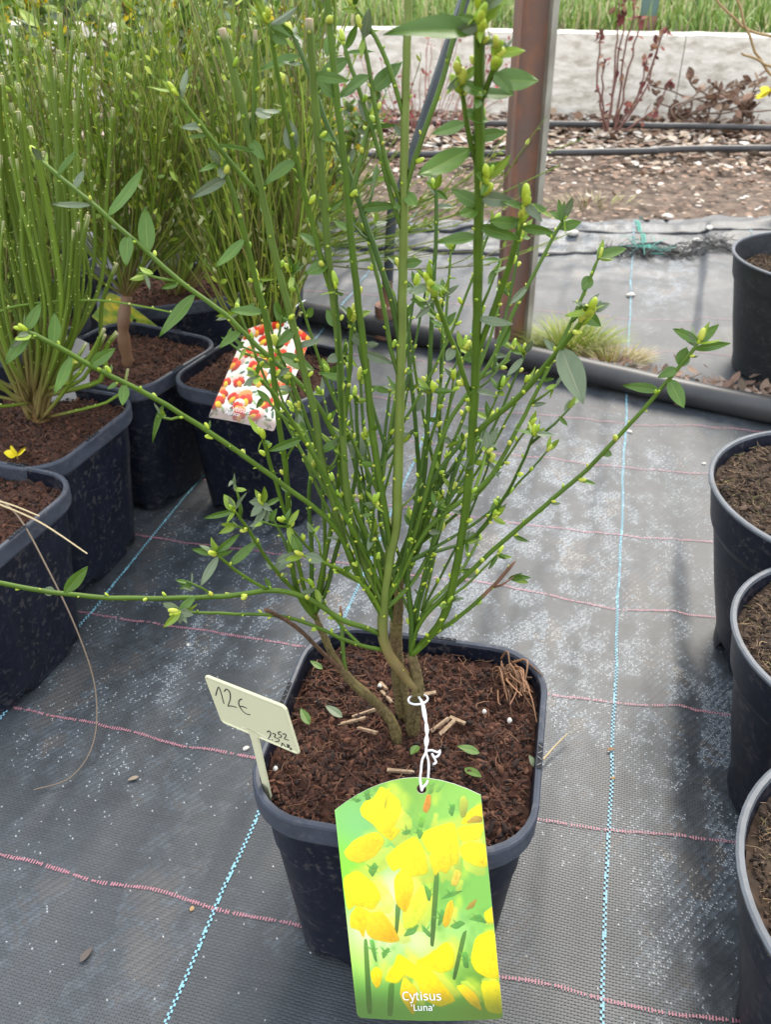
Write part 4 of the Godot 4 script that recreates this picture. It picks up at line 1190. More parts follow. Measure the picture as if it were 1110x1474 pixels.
func card_mesh(sz: Vector2, outline: PackedVector2Array, hole: Vector2, hr: float, bow: float, front: Material, back: Material, edge: Material) -> ArrayMesh:
	# outline and hole in parts of the card's width and height, from its upper left corner, downwards
	var n := 120
	var inner := []
	var outer := []
	var angs := []
	for k in n: angs.append(TAU * k / n)
	for q in outline: angs.append(fposmod(((q - hole) * sz).angle(), TAU))
	angs.sort()
	for a in angs:
		var d := Vector2.from_angle(a)
		var best := 0.0
		for k in outline.size():
			var p0 := (outline[k] - hole) * sz
			var p1 := (outline[(k + 1) % outline.size()] - hole) * sz
			var hit = Geometry2D.segment_intersects_segment(Vector2.ZERO, d * 2.0, p0, p1)
			if hit != null: best = maxf(best, (hit as Vector2).length())
		inner.append(d * hr); outer.append(d * best)
	var am := ArrayMesh.new()
	for side in [1.0, -1.0]:
		var g := Geo.new()
		var m := inner.size()
		var rows := 8
		for k in m:
			for s in rows + 1:
				var p: Vector2 = inner[k].lerp(outer[k], pow(float(s) / rows, 1.3))
				var uv := hole + p / sz
				g.add(Vector3(uv.x * sz.x, -uv.y * sz.y, bow * (4.0 * (uv.x - 0.5) * (uv.x - 0.5)) + side * 0.0003), Vector3(0, 0, side), Color.WHITE, uv)
		for k in m:
			var k1 := (k + 1) % m
			for s in rows:
				var a := k * (rows + 1) + s
				var b := k1 * (rows + 1) + s
				if side > 0: g.quad(a, a + 1, b + 1, b)
				else: g.quad(a, b, b + 1, a + 1)
		var one := g.mesh(front if side > 0 else back)
		am.add_surface_from_arrays(Mesh.PRIMITIVE_TRIANGLES, one.surface_get_arrays(0))
		am.surface_set_material(am.get_surface_count() - 1, front if side > 0 else back)
	var g2 := Geo.new()
	var m2 := outer.size()
	for k in m2:
		for q in [[outer, k, (k + 1) % m2], [inner, (k + 1) % m2, k]]:
			var a: Vector2 = hole + q[0][q[1]] / sz
			var b: Vector2 = hole + q[0][q[2]] / sz
			var za := bow * 4.0 * (a.x - 0.5) * (a.x - 0.5)
			var zb := bow * 4.0 * (b.x - 0.5) * (b.x - 0.5)
			g2.flat(Vector3(a.x * sz.x, -a.y * sz.y, za - 0.0003), Vector3(b.x * sz.x, -b.y * sz.y, zb - 0.0003), Vector3(b.x * sz.x, -b.y * sz.y, zb + 0.0003), Vector3(a.x * sz.x, -a.y * sz.y, za + 0.0003))
	var e := g2.mesh(edge)
	am.add_surface_from_arrays(Mesh.PRIMITIVE_TRIANGLES, e.surface_get_arrays(0))
	am.surface_set_material(2, edge)
	return am
func frame_of(row: Array) -> Array:
	var p := pts(row)
	var u := p[1]
	var v := (p[2] - u * p[2].dot(u) / u.length_squared())
	var b := Basis(u.normalized(), -v.normalized(), u.normalized().cross(-v.normalized()))
	return [Transform3D(b, p[0]), Vector2(u.length(), v.length())]
func words(text: String, height: float, bold: bool, m: Material) -> TextMesh:
	var f := SystemFont.new()
	f.font_names = PackedStringArray(["Droid Sans"])
	f.font_weight = 500 if bold else 400
	var t := TextMesh.new()
	t.text = text; t.font = f; t.font_size = 48
	t.pixel_size = height / 34.0
	t.depth = 0.0002
	t.material = m
	return t
func outline_card() -> PackedVector2Array:
	var o := PackedVector2Array()
	for k in 13:
		var t := k / 12.0
		o.append(Vector2(t, lerpf(0.128, 0.090, t) * (1.0 - sin(PI * t)) + 0.0 * t) if k > 0 and k < 12 else Vector2(t, lerpf(0.128, 0.090, t)))
	for k in 13:
		var t := k / 12.0
		o[k] = Vector2(t, 0.128 * pow(absf(t - 0.56) / 0.56, 1.9) if t < 0.56 else 0.088 * pow((t - 0.56) / 0.44, 1.9))
	for q in [[0.968, 0.981, 0.0], [0.032, 0.981, PI / 2]]:
		for k in 6:
			var a: float = q[2] + k / 5.0 * PI / 2
			o.append(Vector2(q[0] + cos(a) * 0.032, q[1] + sin(a) * 0.019))
	return o
func build_cards() -> void:
	var white := mat("card_white", Color(0.78, 0.78, 0.76), 0.35)
	var paper := mat("card_back", Color(0.50, 0.49, 0.47), 0.5)
	var pr := mat("yellow_print", Color(1, 1, 1), 0.28)
	pr.albedo_texture = yellow_print()
	var fr := frame_of(CARD)
	var sz: Vector2 = fr[1]
	var t := thing("plant_card", fr[0].origin, "plant card printed with yellow flowers hanging over the front rim of the square pot", "plant label")
	t.transform = fr[0]
	part("card", card_mesh(sz, outline_card(), Vector2(0.615, 0.048), 0.0033, -0.003, pr, white, white), t)
	var ink := mat("letter_white", Color(0.85, 0.85, 0.83), 0.4)
	part("lettering", words("Cytisus", 0.0062, true, ink), t, Transform3D(Basis(), Vector3(0.47 * sz.x, -0.895 * sz.y, 0.0009)))
	part("lettering", words("'Luna'", 0.0045, true, ink), t, Transform3D(Basis(), Vector3(0.47 * sz.x, -0.943 * sz.y, 0.0009)))
	# wire tie
	var wm := mat("white_wire", Color(0.78, 0.78, 0.80), 0.4)
	var wt := thing("wire_tie", pts(TIE_A)[0], "twisted white wire tie looped round the broom's stem, holding the yellow card", "wire tie")
	for row in [TIE_A, TIE_B, TIE_C]:
		var p := spline(pts(row, wt.position), 0.002)
		var g := Geo.new()
		g.tube(p, taper(p.size(), 0.00085, 0.00085), 7, [Color.WHITE], [Color.WHITE])
		part("wire", g.mesh(wm), wt)
	var ring := PackedVector3Array()
	var rc := pts(TIE_RING)[0] - wt.position + Vector3(-0.0005, -0.008, 0.003)
	for k in 26:
		var a := TAU * k / 25.0
		ring.append(rc + Vector3(cos(a) * 0.0075, 0.002 * sin(a) + 0.001 * cos(a), sin(a) * 0.0072))
	var g2 := Geo.new()
	g2.tube(ring, taper(26, 0.0009, 0.0009), 7, [Color.WHITE], [Color.WHITE])
	part("loop", g2.mesh(wm), wt)
	# price plate
	fr = frame_of(PLATE.slice(0, 9))
	sz = fr[1]
	var cream := mat("cream_plastic", Color(0.66, 0.65, 0.43), 0.45)
	var pl := thing("price_sign", pts(PLATE)[4], "cream plastic price sign with handwritten 12 euro on a stake in the square pot", "price sign")
	var inv := Transform3D(Basis(), -pl.position)
	var g3 := Geo.new()
	var tf: Transform3D = inv * fr[0]
	plate(g3, tf, sz, 0.0, 0.0026, -0.0007, 0.0007)
	part("plate", g3.mesh(cream), pl)
	var g4 := Geo.new()
	plate_rim(g4, tf, sz, 0.0028, 0.0012)
	part("edge", g4.mesh(cream), pl)
	var pen := mat("black_ink", Color(0.010, 0.011, 0.012), 0.5)
	for row in PEN:
		var q := PackedVector3Array()
		for k in row.size() / 2: q.append(tf * Vector3(row[k * 2] * 0.001 * sz.x, -row[k * 2 + 1] * 0.001 * sz.y, 0.0008))
		q = spline(q, 0.0012)
		var g := Geo.new()
		g.tube(q, taper(q.size(), 0.00045, 0.00034), 6, [Color.WHITE], [Color.WHITE])
		part("handwriting", g.mesh(pen), pl)
	var g5 := Geo.new()
	for k in 15:
		g5.box(tf * Transform3D(Basis(), Vector3((0.30 + k * 0.026) * sz.x, -0.93 * sz.y, 0.0008)), Vector3(0.0011, 0.0017 if k % 3 else 0.0012, 0.0005))
	part("embossing", g5.mesh(mat("cream_light", Color(0.75, 0.74, 0.58), 0.4)), pl)
	var a0 := pts(PLATE)[3] - pl.position
	var foot := Vector3(0, -0.03, 0)
	var g6 := Geo.new()
	var along := (a0 - foot).normalized()
	var sb := basis_to(along, tf.basis.z)
	var top := a0 + along * 0.006
	for k in 2:
		var z: float = 0.0013 if k == 0 else -0.0013
		pass
	var w0 := 0.0042
	var quad_at := func(p: Vector3, w: float) -> Array: return [p - sb.x * w - sb.z * 0.0011, p + sb.x * w - sb.z * 0.0011, p + sb.x * w + sb.z * 0.0011, p - sb.x * w + sb.z * 0.0011]
	var rings := [quad_at.call(foot, 0.0015), quad_at.call(foot + along * 0.02, 0.0026), quad_at.call(top - along * 0.012, 0.0029), quad_at.call(top - along * 0.005, 0.0036), quad_at.call(top, 0.0062)]
	for k in rings.size() - 1:
		for s in 4:
			var s1 := (s + 1) % 4
			g6.flat(rings[k][s], rings[k][s1], rings[k + 1][s1], rings[k + 1][s])
	part("stake", g6.mesh(cream), pl)
	# card with orange flowers in the pot behind
	var po := mat("orange_print", Color(1, 1, 1), 0.3)
	po.albedo_texture = orange_print()
	fr = frame_of(CARD_B)
	sz = fr[1]
	t = thing("plant_card", fr[0].origin, "plant card printed with red and orange flowers hung in a pot of the broom behind", "plant label")
	t.transform = fr[0]
	part("card", card_mesh(sz, outline_card(), Vector2(0.6, 0.048), 0.0033, -0.004, po, white, white), t)
	part("lettering", words("Cytisus", 0.0072, true, ink), t, Transform3D(Basis(), Vector3(0.42 * sz.x, -0.89 * sz.y, 0.001)))
	part("lettering", words("'Aprico", 0.0052, true, ink), t, Transform3D(Basis(), Vector3(0.34 * sz.x, -0.935 * sz.y, 0.001)))
	var g7 := Geo.new()
	var q7 := spline(PackedVector3Array([Vector3(0.6 * sz.x, -0.05 * sz.y, 0.001), Vector3(0.58 * sz.x, 0.01, 0.004), Vector3(0.60 * sz.x, 0.035, -0.004), Vector3(0.57 * sz.x, 0.065, -0.03)]), 0.004)
	g7.tube(q7, taper(q7.size(), 0.001, 0.001), 6, [Color.WHITE], [Color.WHITE])
	part("wire", g7.mesh(wm), t)
	# a card turned with its back to us, and a green one leaning behind the woody trunk
	var bt := thing("plant_card", Vector3(-0.478, 0.300, -1.122), "plain grey-white back of a plant card behind the upright green stems", "plant label")
	bt.basis = Basis.from_euler(Vector3(-0.12, 0.2, -0.16))
	part("card", card_mesh(Vector2(0.070, 0.100), outline_card(), Vector2(0.5, 0.06), 0.003, 0.002, paper, paper, white), bt)
	var gt := thing("plant_card", Vector3(-0.452, 0.266, -1.392), "green and yellow plant card tilted behind a woody broom trunk", "plant label")
	gt.basis = Basis.from_euler(Vector3(-0.3, 0.1, -0.72))
	var gp := mat("green_print", Color(1, 1, 1), 0.35)
	gp.albedo_texture = noise_tex(0.012, Color(0.10, 0.22, 0.01), Color(0.72, 0.52, 0.03), 256, 3, 31, false, 1.0, Color(0.30, 0.34, 0.015))
	part("card", card_mesh(Vector2(0.115, 0.055), PackedVector2Array([Vector2(0, 0.1), Vector2(0.1, 0), Vector2(0.9, 0), Vector2(1, 0.15), Vector2(1, 1), Vector2(0, 1)]), Vector2(0.5, 0.3), 0.003, 0.0, gp, white, white), gt)
func plate(g: Geo, tf: Transform3D, sz: Vector2, inset: float, rad: float, z0: float, z1: float) -> void:
	var o := []
	for q in [[sz.x - inset - rad, -inset - rad, 0], [inset + rad, -inset - rad, 1], [inset + rad, -sz.y + inset + rad, 2], [sz.x - inset - rad, -sz.y + inset + rad, 3]]:
		for k in 5:
			var a: float = (q[2] + k / 4.0) * PI / 2
			o.append(Vector2(q[0] + cos(a) * rad, q[1] + sin(a) * rad))
	var c := Vector2(sz.x * 0.5, -sz.y * 0.5)
	for k in o.size():
		var a: Vector2 = o[k]
		var b: Vector2 = o[(k + 1) % o.size()]
		g.tri(tf * Vector3(c.x, c.y, z1), tf * Vector3(a.x, a.y, z1), tf * Vector3(b.x, b.y, z1))
		g.tri(tf * Vector3(c.x, c.y, z0), tf * Vector3(b.x, b.y, z0), tf * Vector3(a.x, a.y, z0))
		g.flat(tf * Vector3(a.x, a.y, z0), tf * Vector3(b.x, b.y, z0), tf * Vector3(b.x, b.y, z1), tf * Vector3(a.x, a.y, z1))
func plate_rim(g: Geo, tf: Transform3D, sz: Vector2, rad: float, r: float) -> void:
	var p := PackedVector3Array()
	for q in [[sz.x - rad, -rad, 0], [rad, -rad, 1], [rad, -sz.y + rad, 2], [sz.x - rad, -sz.y + rad, 3], [sz.x - rad, -rad, 0]]:
		for k in 5:
			var a: float = (q[2] + k / 4.0) * PI / 2
			p.append(tf * Vector3(q[0] + cos(a) * rad, q[1] + sin(a) * rad, 0.0002))
			if q[2] == 0 and p.size() > 8: break
	g.tube(p, taper(p.size(), r, r), 8, [Color.WHITE], [Color.WHITE], 0.0, false)

# ---------------------------------------------------------------- brooms and bushes behind
func broom_shrub(label: String, at: Vector3, crotch: Vector3, crown: Vector3, ext: Vector3, branches: int, twigs: int, r: float, tones: Array, leaves: int, sd: int, trunk := 0.0) -> Node3D:
	rng.seed = sd
	var t := thing("broom_shrub", at, label, "shrub", "brooms growing in the square pots")
	var sm := mat("twig", Color(1, 1, 1), 0.55, true)
	if trunk > 0.0:
		var p := spline(PackedVector3Array([Vector3(0, -0.015, 0), Vector3(-0.002, crotch.y * 0.4, 0.002), Vector3(0.003, crotch.y * 0.75, -0.002), crotch]), 0.008)
		var g := Geo.new()
		var rad := taper(p.size(), trunk, trunk * 0.85)
		for k in rad.size(): rad[k] *= 1.0 + 0.25 * soft.get_noise_2d(k * 90.0, sd * 10.0)
		g.tube(p, rad, 10, [Color(0.20, 0.108, 0.055)], [Color(0.20, 0.108, 0.055)], 0.10)
		part("trunk", g.mesh(sm, true), t)
	var ends := []
	for b in branches:
		var g := Geo.new()
		var q := Vector3(rnd(-1, 1), rnd(-0.55, 1), rnd(-1, 1))
		var tip := crown + Vector3(q.x * ext.x * (0.75 + 0.25 * q.y), q.y * ext.y, q.z * ext.z)
		var s0 := crotch + Vector3(rnd(-1, 1), 0, rnd(-1, 1)) * (0.004 if trunk > 0.0 else 0.012)
		if trunk == 0.0: s0.y = -0.01
		var mid := Vector3(lerpf(s0.x, tip.x, 0.55), lerpf(s0.y, tip.y, 0.42), lerpf(s0.z, tip.z, 0.55)) + dir3() * 0.012
		var p := spline(PackedVector3Array([s0, mid, tip]), 0.022)
		var col: Color = pick(tones)
		var ca := []
		for k in p.size(): ca.append(Color(0.20, 0.13, 0.055).lerp(col, smoothstep(0.03, 0.28, float(k) / p.size())))
		g.tube(p, taper(p.size(), r, r * 0.55), 6, ca, ca, 0.0, false)
		ends.append([p[p.size() - 1], (p[p.size() - 1] - p[p.size() - 2]).normalized(), p])
		for w in twigs:
			var k := rng.randi_range(int(p.size() * 0.25), p.size() - 2)
			var d := (p[k + 1] - p[k]).normalized()
			d = (d * 1.2 + dir3() * 0.45 + Vector3(0, 0.35, 0)).normalized()
			var l := rnd(0.07, 0.19)
			var e := p[k] + d * l
			var tp := PackedVector3Array([p[k], p[k].lerp(e, 0.5) + dir3() * 0.006, e])
			tp = spline(tp, 0.035)
			var tc: Color = (pick(tones) as Color) * rnd(0.8, 1.25)
			g.tube(tp, taper(tp.size(), r * 0.55, r * 0.36), 5, [tc], [tc], 0.0, false)
			ends.append([e, d, tp])
		part("branch", g.mesh(sm), t)
	var lm := mat("small_leaf", Color(1, 1, 1), 0.45, true)
	lm.backlight_enabled = true; lm.backlight = Color(0.3, 0.34, 0.1)
	if not shared.has("small_leaf"): shared.small_leaf = leaf_mesh(0.15, 0.25, 0.8, lm, Color(1, 1, 1))
	var ts := []
	var cs := []
	for k in leaves:
		var e: Array = pick(ends)
		var pl: PackedVector3Array = e[2]
		var j := rng.randi_range(maxi(0, pl.size() / 3), pl.size() - 2)
		var where := pl[j].lerp(pl[j + 1], rng.randf())
		var d: Vector3 = (e[1] + dir3() * 0.8).normalized()
		var l := rnd(0.006, 0.017)
		ts.append(Transform3D(basis_to(d, dir3()) * Basis.from_scale(Vector3(l * 0.4, l, l)), where))
		cs.append((pick([Color(0.24, 0.34, 0.03), Color(0.15, 0.24, 0.025), Color(0.38, 0.44, 0.05), Color(0.38, 0.40, 0.17)]) as Color) * rnd(0.8, 1.2))
	many("leaves", shared.small_leaf, ts, cs, t)
	return t
func upright_broom() -> void:
	rng.seed = 404
	var at := Vector3(-0.466, 0.195, -1.042)
	var t := thing("broom_shrub", at, "upright broom with many straight thick bright green stems dotted with tiny pale buds", "shrub", "brooms growing in the square pots")
	var sm: StandardMaterial3D = mats.stem
	var g0 := Geo.new()
	for k in 3:
		var p := spline(PackedVector3Array([Vector3(rnd(-0.006, 0.006), -0.02, rnd(-0.006, 0.006)), Vector3(rnd(-0.008, 0.008), 0.02, rnd(-0.008, 0.008)), Vector3((k - 1) * 0.016, 0.06, rnd(-0.01, 0.01))]), 0.006)
		g0.tube(p, taper(p.size(), 0.0085, 0.0055), 8, [Color(0.20, 0.125, 0.05)], [Color(0.20, 0.125, 0.05)], 0.12)
	part("woody_base", g0.mesh(sm, true), t)
	var dots := []
	for k in 66:
		var a := rng.randf() * TAU
		var sp := sqrt(rng.randf())
		var low := k % 6 == 0
		var tip := Vector3(0.045 + cos(a) * sp * 0.125, rnd(0.34, 0.56) - 0.08 * sp, -0.02 + sin(a) * sp * 0.11)
		if low: tip = Vector3(cos(a) * 0.15, rnd(0.10, 0.3), absf(sin(a)) * 0.1)
		var s0 := Vector3(cos(a), 0, sin(a)) * rnd(0.004, 0.012) + Vector3(0, rnd(0.015, 0.06), 0)
		var mid := Vector3(lerpf(s0.x, tip.x, 0.62), lerpf(s0.y, tip.y, 0.38), lerpf(s0.z, tip.z, 0.62)) + dir3() * 0.016
		var p := spline(PackedVector3Array([s0, mid, mid.lerp(tip, 0.55) + dir3() * 0.008, tip]), 0.02)
		var r := rnd(0.0017, 0.0030)
		var col := Color(0.135, 0.205, 0.022) * rnd(0.65, 1.15)
		var ca := []
		var cb := []
		for q in p.size():
			var w := 1.0 - smoothstep(0.05, 0.35, float(q) / p.size())
			ca.append(col.lerp(Color(0.22, 0.165, 0.06), w)); cb.append(col.lerp(Color(0.22, 0.165, 0.06), w))
		ca[p.size() - 1] = Color(0.38, 0.32, 0.2)
		var g := Geo.new()
		g.tube(p, taper(p.size(), r * 1.15, r * 0.85), 8, ca, cb, 0.14)
		part("stem", g.mesh(sm, true), t)
		for q in range(2, p.size() - 1):
			for m in 2:
				var o := dir3()
				dots.append(Transform3D(Basis.from_scale(Vector3.ONE * rnd(0.0014, 0.0026)), p[q].lerp(p[q + 1], rng.randf()) + o * r * 0.9))
	for q in [[Vector3(-0.03, 0.14, 0.02), Vector3(0.004, 0.181, 0.042), Vector3(0.056, 0.192, 0.042), Vector3(0.123, 0.195, 0.042), Vector3(0.172, 0.188, 0.042), Vector3(0.209, 0.180, 0.042)]]:
		var p := spline(PackedVector3Array(q), 0.012)
		var g := Geo.new()
		g.tube(p, taper(p.size(), 0.0017, 0.0012), 8, [Color(0.12, 0.20, 0.02)], [Color(0.12, 0.20, 0.02)], 0.12)
		part("stem", g.mesh(sm, true), t)
		for k in range(2, p.size(), 2): dots.append(Transform3D(Basis.from_scale(Vector3.ONE * 0.0028), p[k] + dir3() * 0.0012))
	many("pale_buds", shared.bud[2], dots, [Color(1.2, 1.2, 3.0), Color(1.0, 1.1, 1.6)], t)
func yellow_bush(label: String, at: Vector3, h: float, spread: float, n: int, sd: int, leafy := 0.4) -> void:
	rng.seed = sd
	var t := thing("flowering_bush", at, label, "bush", "yellow flowering bushes behind the pots")
	var sm: StandardMaterial3D = mats.twig
	var fl := mat("petal", Color(1, 1, 1), 0.5, true)
	fl.backlight_enabled = true; fl.backlight = Color(0.5, 0.45, 0.1)
	if not shared.has("petal"): shared.petal = leaf_mesh(0.2, 0.1, 0.9, fl, Color(1, 1, 1))
	var ts := []
	var cs := []
	var lt := []
	var lc := []
	for k in n:
		var a := rng.randf() * TAU
		var tip := Vector3(cos(a) * spread * rng.randf(), h * rnd(0.6, 1.0), sin(a) * spread * rng.randf())
		var p := spline(PackedVector3Array([Vector3(cos(a), 0, sin(a)) * 0.02 + Vector3(0, -0.02, 0), tip * 0.5 + dir3() * 0.03, tip]), 0.05)
		var g := Geo.new()
		g.tube(p, taper(p.size(), 0.005, 0.002), 6, [Color(0.22, 0.145, 0.07)], [Color(0.22, 0.145, 0.07)], 0.0, false)
		part("branch", g.mesh(sm), t)
		for q in range(2, p.size()):
			for m in 5:
				var at2 := p[q].lerp(p[q - 1], rng.randf())
				if rng.randf() > leafy:
					var d := dir3()
					for pet in 4:
						var l := rnd(0.018, 0.03)
						ts.append(Transform3D(basis_to((d + dir3() * 0.9).normalized(), dir3()) * Basis.from_scale(Vector3(l * 0.45, l, l)), at2 + d * 0.008))
						cs.append(Color(0.80, 0.62, 0.02) * rnd(0.85, 1.1))
				else:
					for pet in 3:
						var l := rnd(0.03, 0.055)
						lt.append(Transform3D(basis_to((dir3() + Vector3(0, 0.5, 0)).normalized(), dir3()) * Basis.from_scale(Vector3(l * 0.42, l, l)), at2))
						lc.append((pick([Color(0.16, 0.27, 0.05), Color(0.26, 0.34, 0.05), Color(0.20, 0.26, 0.14)]) as Color) * rnd(0.8, 1.2))
	if ts.size(): many("petals", shared.petal, ts, cs, t)
	if lt.size(): many("leaves", shared.small_leaf, lt, lc, t)
func dry_plant(called: String, label: String, at: Vector3, stems: Array, wood: Color, leaf_tones: Array, per: int, size: float, sd: int, thick := 0.0065) -> void:
	rng.seed = sd
	var t := thing(called, at, label, "dry plant")
	var sm: StandardMaterial3D = mats.twig
	if not shared.has("dry_leaf"): shared.dry_leaf = leaf_mesh(0.5, 0.6, 0.95, mat("dry_leaf", Color(1, 1, 1), 0.8, true), Color(1, 1, 1))
	var ts := []
	var cs := []
	for s in stems:
		var p := spline(PackedVector3Array(s), 0.04)
		for k in range(1, p.size()): p[k] += dir3() * 0.006
		var g := Geo.new()
		g.tube(p, taper(p.size(), thick, thick * 0.5), 6, [wood], [wood], 0.0, false)
		part("stem", g.mesh(sm), t)
		for q in per:
			var k := rng.randi_range(p.size() / 4, p.size() - 1) if rng.randf() < 0.5 else p.size() - 1
			var l := size * rnd(0.6, 1.3)
			ts.append(Transform3D(basis_to((dir3() + Vector3(0, -0.3, 0)).normalized(), dir3()) * Basis.from_scale(Vector3(l * 0.7, l, l)), p[k] + dir3() * 0.015))
			cs.append((pick(leaf_tones) as Color) * rnd(0.7, 1.25))
	many("dry_leaves", shared.dry_leaf, ts, cs, t)

# ---------------------------------------------------------------- steel, pipes, wall
func pipe(called: String, label: String, p: PackedVector3Array, r: float, m: Material) -> void:
	var g := Geo.new()
	var q := spline(p, 0.05)
	var o := q[0]
	for k in q.size(): q[k] -= o
	g.tube(q, taper(q.size(), r, r), 20, [Color.WHITE], [Color.WHITE])
	var n := part(called, g.mesh(m), self)
	n.position = o
	tag(n, label, "pipe")
func build_hard() -> void:
	var rubber := mat("black_pipe", Color(1, 1, 1), 0.42)
	rubber.albedo_texture = noise_tex(0.01, Color(0.022, 0.022, 0.024), Color(0.075, 0.07, 0.068), 512, 5, 14)
	rubber.uv1_triplanar = true; rubber.uv1_scale = Vector3(2, 2, 2)
	pipe("irrigation_pipe", "thick black irrigation pipe lying across the ground cover at the post's foot", PackedVector3Array([Vector3(-1.25, 0.021, -2.46), Vector3(-0.186, 0.022, -1.945), Vector3(0.262, 0.022, -1.70), Vector3(0.473, 0.022, -1.575), Vector3(0.712, 0.022, -1.442), Vector3(2.2, 0.022, -0.66)]), 0.0245, rubber)
	pipe("thin_pipe", "thin grey-black drip pipe on the leaf litter, close to the wall", PackedVector3Array([Vector3(-3.5, 0.02, -4.6), Vector3(0.738, 0.036, -4.30), Vector3(1.2, 0.040, -4.23), Vector3(1.731, 0.036, -4.20), Vector3(4.0, 0.02, -3.95)]), 0.0135, rubber)
	pipe("thin_pipe", "thin grey-black drip pipe on the litter, farther from the wall", PackedVector3Array([Vector3(-3.5, 0.02, -3.5), Vector3(0.622, 0.034, -3.67), Vector3(1.1, 0.036, -3.72), Vector3(1.568, 0.034, -3.76), Vector3(4.0, 0.02, -3.86)]), 0.0135, rubber)
	# steel post: a rolled channel with its flanges towards us
	var rust := mat("rusty_steel", Color(1, 1, 1), 0.75)
	rust.albedo_texture = noise_tex(0.012, Color(0.16, 0.12, 0.10), Color(0.36, 0.155, 0.075), 512, 5, 17, false, 1.0, Color(0.21, 0.115, 0.082))
	rust.uv1_triplanar = true; rust.uv1_scale = Vector3(3.2, 1.5, 3.2)
	var grey := mat("lit_steel", Color(1, 1, 1), 0.6)  # paler copy of the post steel: light on its right side painted in
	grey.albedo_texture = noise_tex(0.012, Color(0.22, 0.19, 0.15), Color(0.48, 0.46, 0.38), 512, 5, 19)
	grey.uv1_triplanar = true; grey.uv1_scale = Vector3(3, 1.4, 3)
	var post := thing("steel_post", Vector3(0.279, 0, -1.815), "tall rusty steel channel post standing behind the broom", "post")
	post.rotation = Vector3(0.0, 0.14, 0.012)
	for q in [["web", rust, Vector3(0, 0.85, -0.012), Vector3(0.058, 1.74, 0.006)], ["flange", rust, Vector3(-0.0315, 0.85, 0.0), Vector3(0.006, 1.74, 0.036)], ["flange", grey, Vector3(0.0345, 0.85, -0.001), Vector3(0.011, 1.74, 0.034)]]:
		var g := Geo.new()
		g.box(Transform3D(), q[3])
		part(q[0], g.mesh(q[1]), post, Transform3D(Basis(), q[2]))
	# painted prop with a rusty foot
	var paint := mat("grey_paint", Color(1, 1, 1), 0.45)
	paint.albedo_texture = noise_tex(0.012, Color(0.055, 0.065, 0.075), Color(0.11, 0.125, 0.135), 256, 4, 23)
	paint.uv1_triplanar = true; paint.uv1_scale = Vector3(3, 3, 3)
	var prop := thing("steel_prop", Vector3(0.004, 0, -1.86), "slanting grey steel prop with a rusty screw foot beside the thick pipe", "prop")
	var foot := Geo.new()
	loft(foot, [ring_round(0.0, 0.0), ring_round(0.034, 0.0), ring_round(0.034, 0.008), ring_round(0.026, 0.010), ring_round(0.026, 0.05), ring_round(0.028, 0.052), ring_round(0.028, 0.07), ring_round(0.012, 0.072), ring_round(0.012, 0.13), ring_round(0.0, 0.131)])
	part("screw_foot", foot.mesh(rust), prop)
	var p := PackedVector3Array([Vector3(0.002, 0.128, 0.0), Vector3(0.006, 0.235, 0.04), Vector3(0.011, 0.30, 0.06)])
	var g1 := Geo.new()
	g1.tube(spline(p, 0.03), taper(spline(p, 0.03).size(), 0.011, 0.011), 10, [Color.WHITE], [Color.WHITE])
	part("lower_tube", g1.mesh(paint), prop)
	var d := Vector3(0.135 - 0.046, 0.659 - 0.396, 0.0)
	var g2 := Geo.new()
	var b0 := Vector3(0.011, 0.285, 0.06)
	var b1 := b0 + d.normalized() * 0.75
	var bb := basis_to(d, Vector3(0.35, 0, 0.94))
	g2.box(Transform3D(bb, (b0 + b1) * 0.5), Vector3(0.017, 0.75, 0.012))
	part("slanted_bar", g2.mesh(paint), prop)
	# low wall with two pours
	var conc := mat("concrete", Color(1, 1, 1), 0.9)
	conc.albedo_texture = noise_tex(0.010, Color(0.42, 0.37, 0.29), Color(0.84, 0.80, 0.715), 1024, 6, 27, false, 1.0, Color(0.76, 0.715, 0.625))
	conc.uv1_triplanar = true; conc.uv1_world_triplanar = true; conc.uv1_scale = Vector3(0.9, 1.6, 0.9)
	conc.normal_enabled = true; conc.normal_texture = noise_tex(0.02, Color.BLACK, Color.WHITE, 512, 5, 28, true, 5.0); conc.normal_scale = 1.1
	var wall := thing("concrete_wall", Vector3(0.82, 0, -4.735), "low whitewashed concrete wall holding back the grass", "wall")
	wall.rotation.y = -0.185
	for q in [[-5.6, 0.60], [0.604, 6.0]]:
		var g := Geo.new()
		var w: float = q[1] - q[0]
		var nseg := int(w / 0.06)
		for k in nseg:
			var xa: float = q[0] + w * k / nseg
			var xb: float = q[0] + w * (k + 1) / nseg
			var ya := 0.366 + 0.007 * soft.get_noise_2d(xa * 400.0, 3.0)
			var yb := 0.366 + 0.007 * soft.get_noise_2d(xb * 400.0, 3.0)
			g.flat(Vector3(xa, -0.05, 0), Vector3(xb, -0.05, 0), Vector3(xb, yb, 0), Vector3(xa, ya, 0))
			g.flat(Vector3(xa, ya, 0), Vector3(xb, yb, 0), Vector3(xb, yb + 0.003, -0.16), Vector3(xa, ya + 0.003, -0.16))
		g.flat(Vector3(q[0], -0.05, -0.16), Vector3(q[0], -0.05, 0), Vector3(q[0], 0.366, 0), Vector3(q[0], 0.366, -0.16))
		g.flat(Vector3(q[1], -0.05, 0), Vector3(q[1], -0.05, -0.16), Vector3(q[1], 0.366, -0.16), Vector3(q[1], 0.366, 0))
		g.flat(Vector3(q[1], -0.05, -0.16), Vector3(q[0], -0.05, -0.16), Vector3(q[0], 0.369, -0.16), Vector3(q[1], 0.369, -0.16))
		part("wall_section", g.mesh(conc), wall)
	var g3 := Geo.new()
	g3.flat(Vector3(-40, 0.35, -5.55), Vector3(-5, 0.35, -5.95), Vector3(-5, 0.8, -40), Vector3(-40, 0.8, -40))
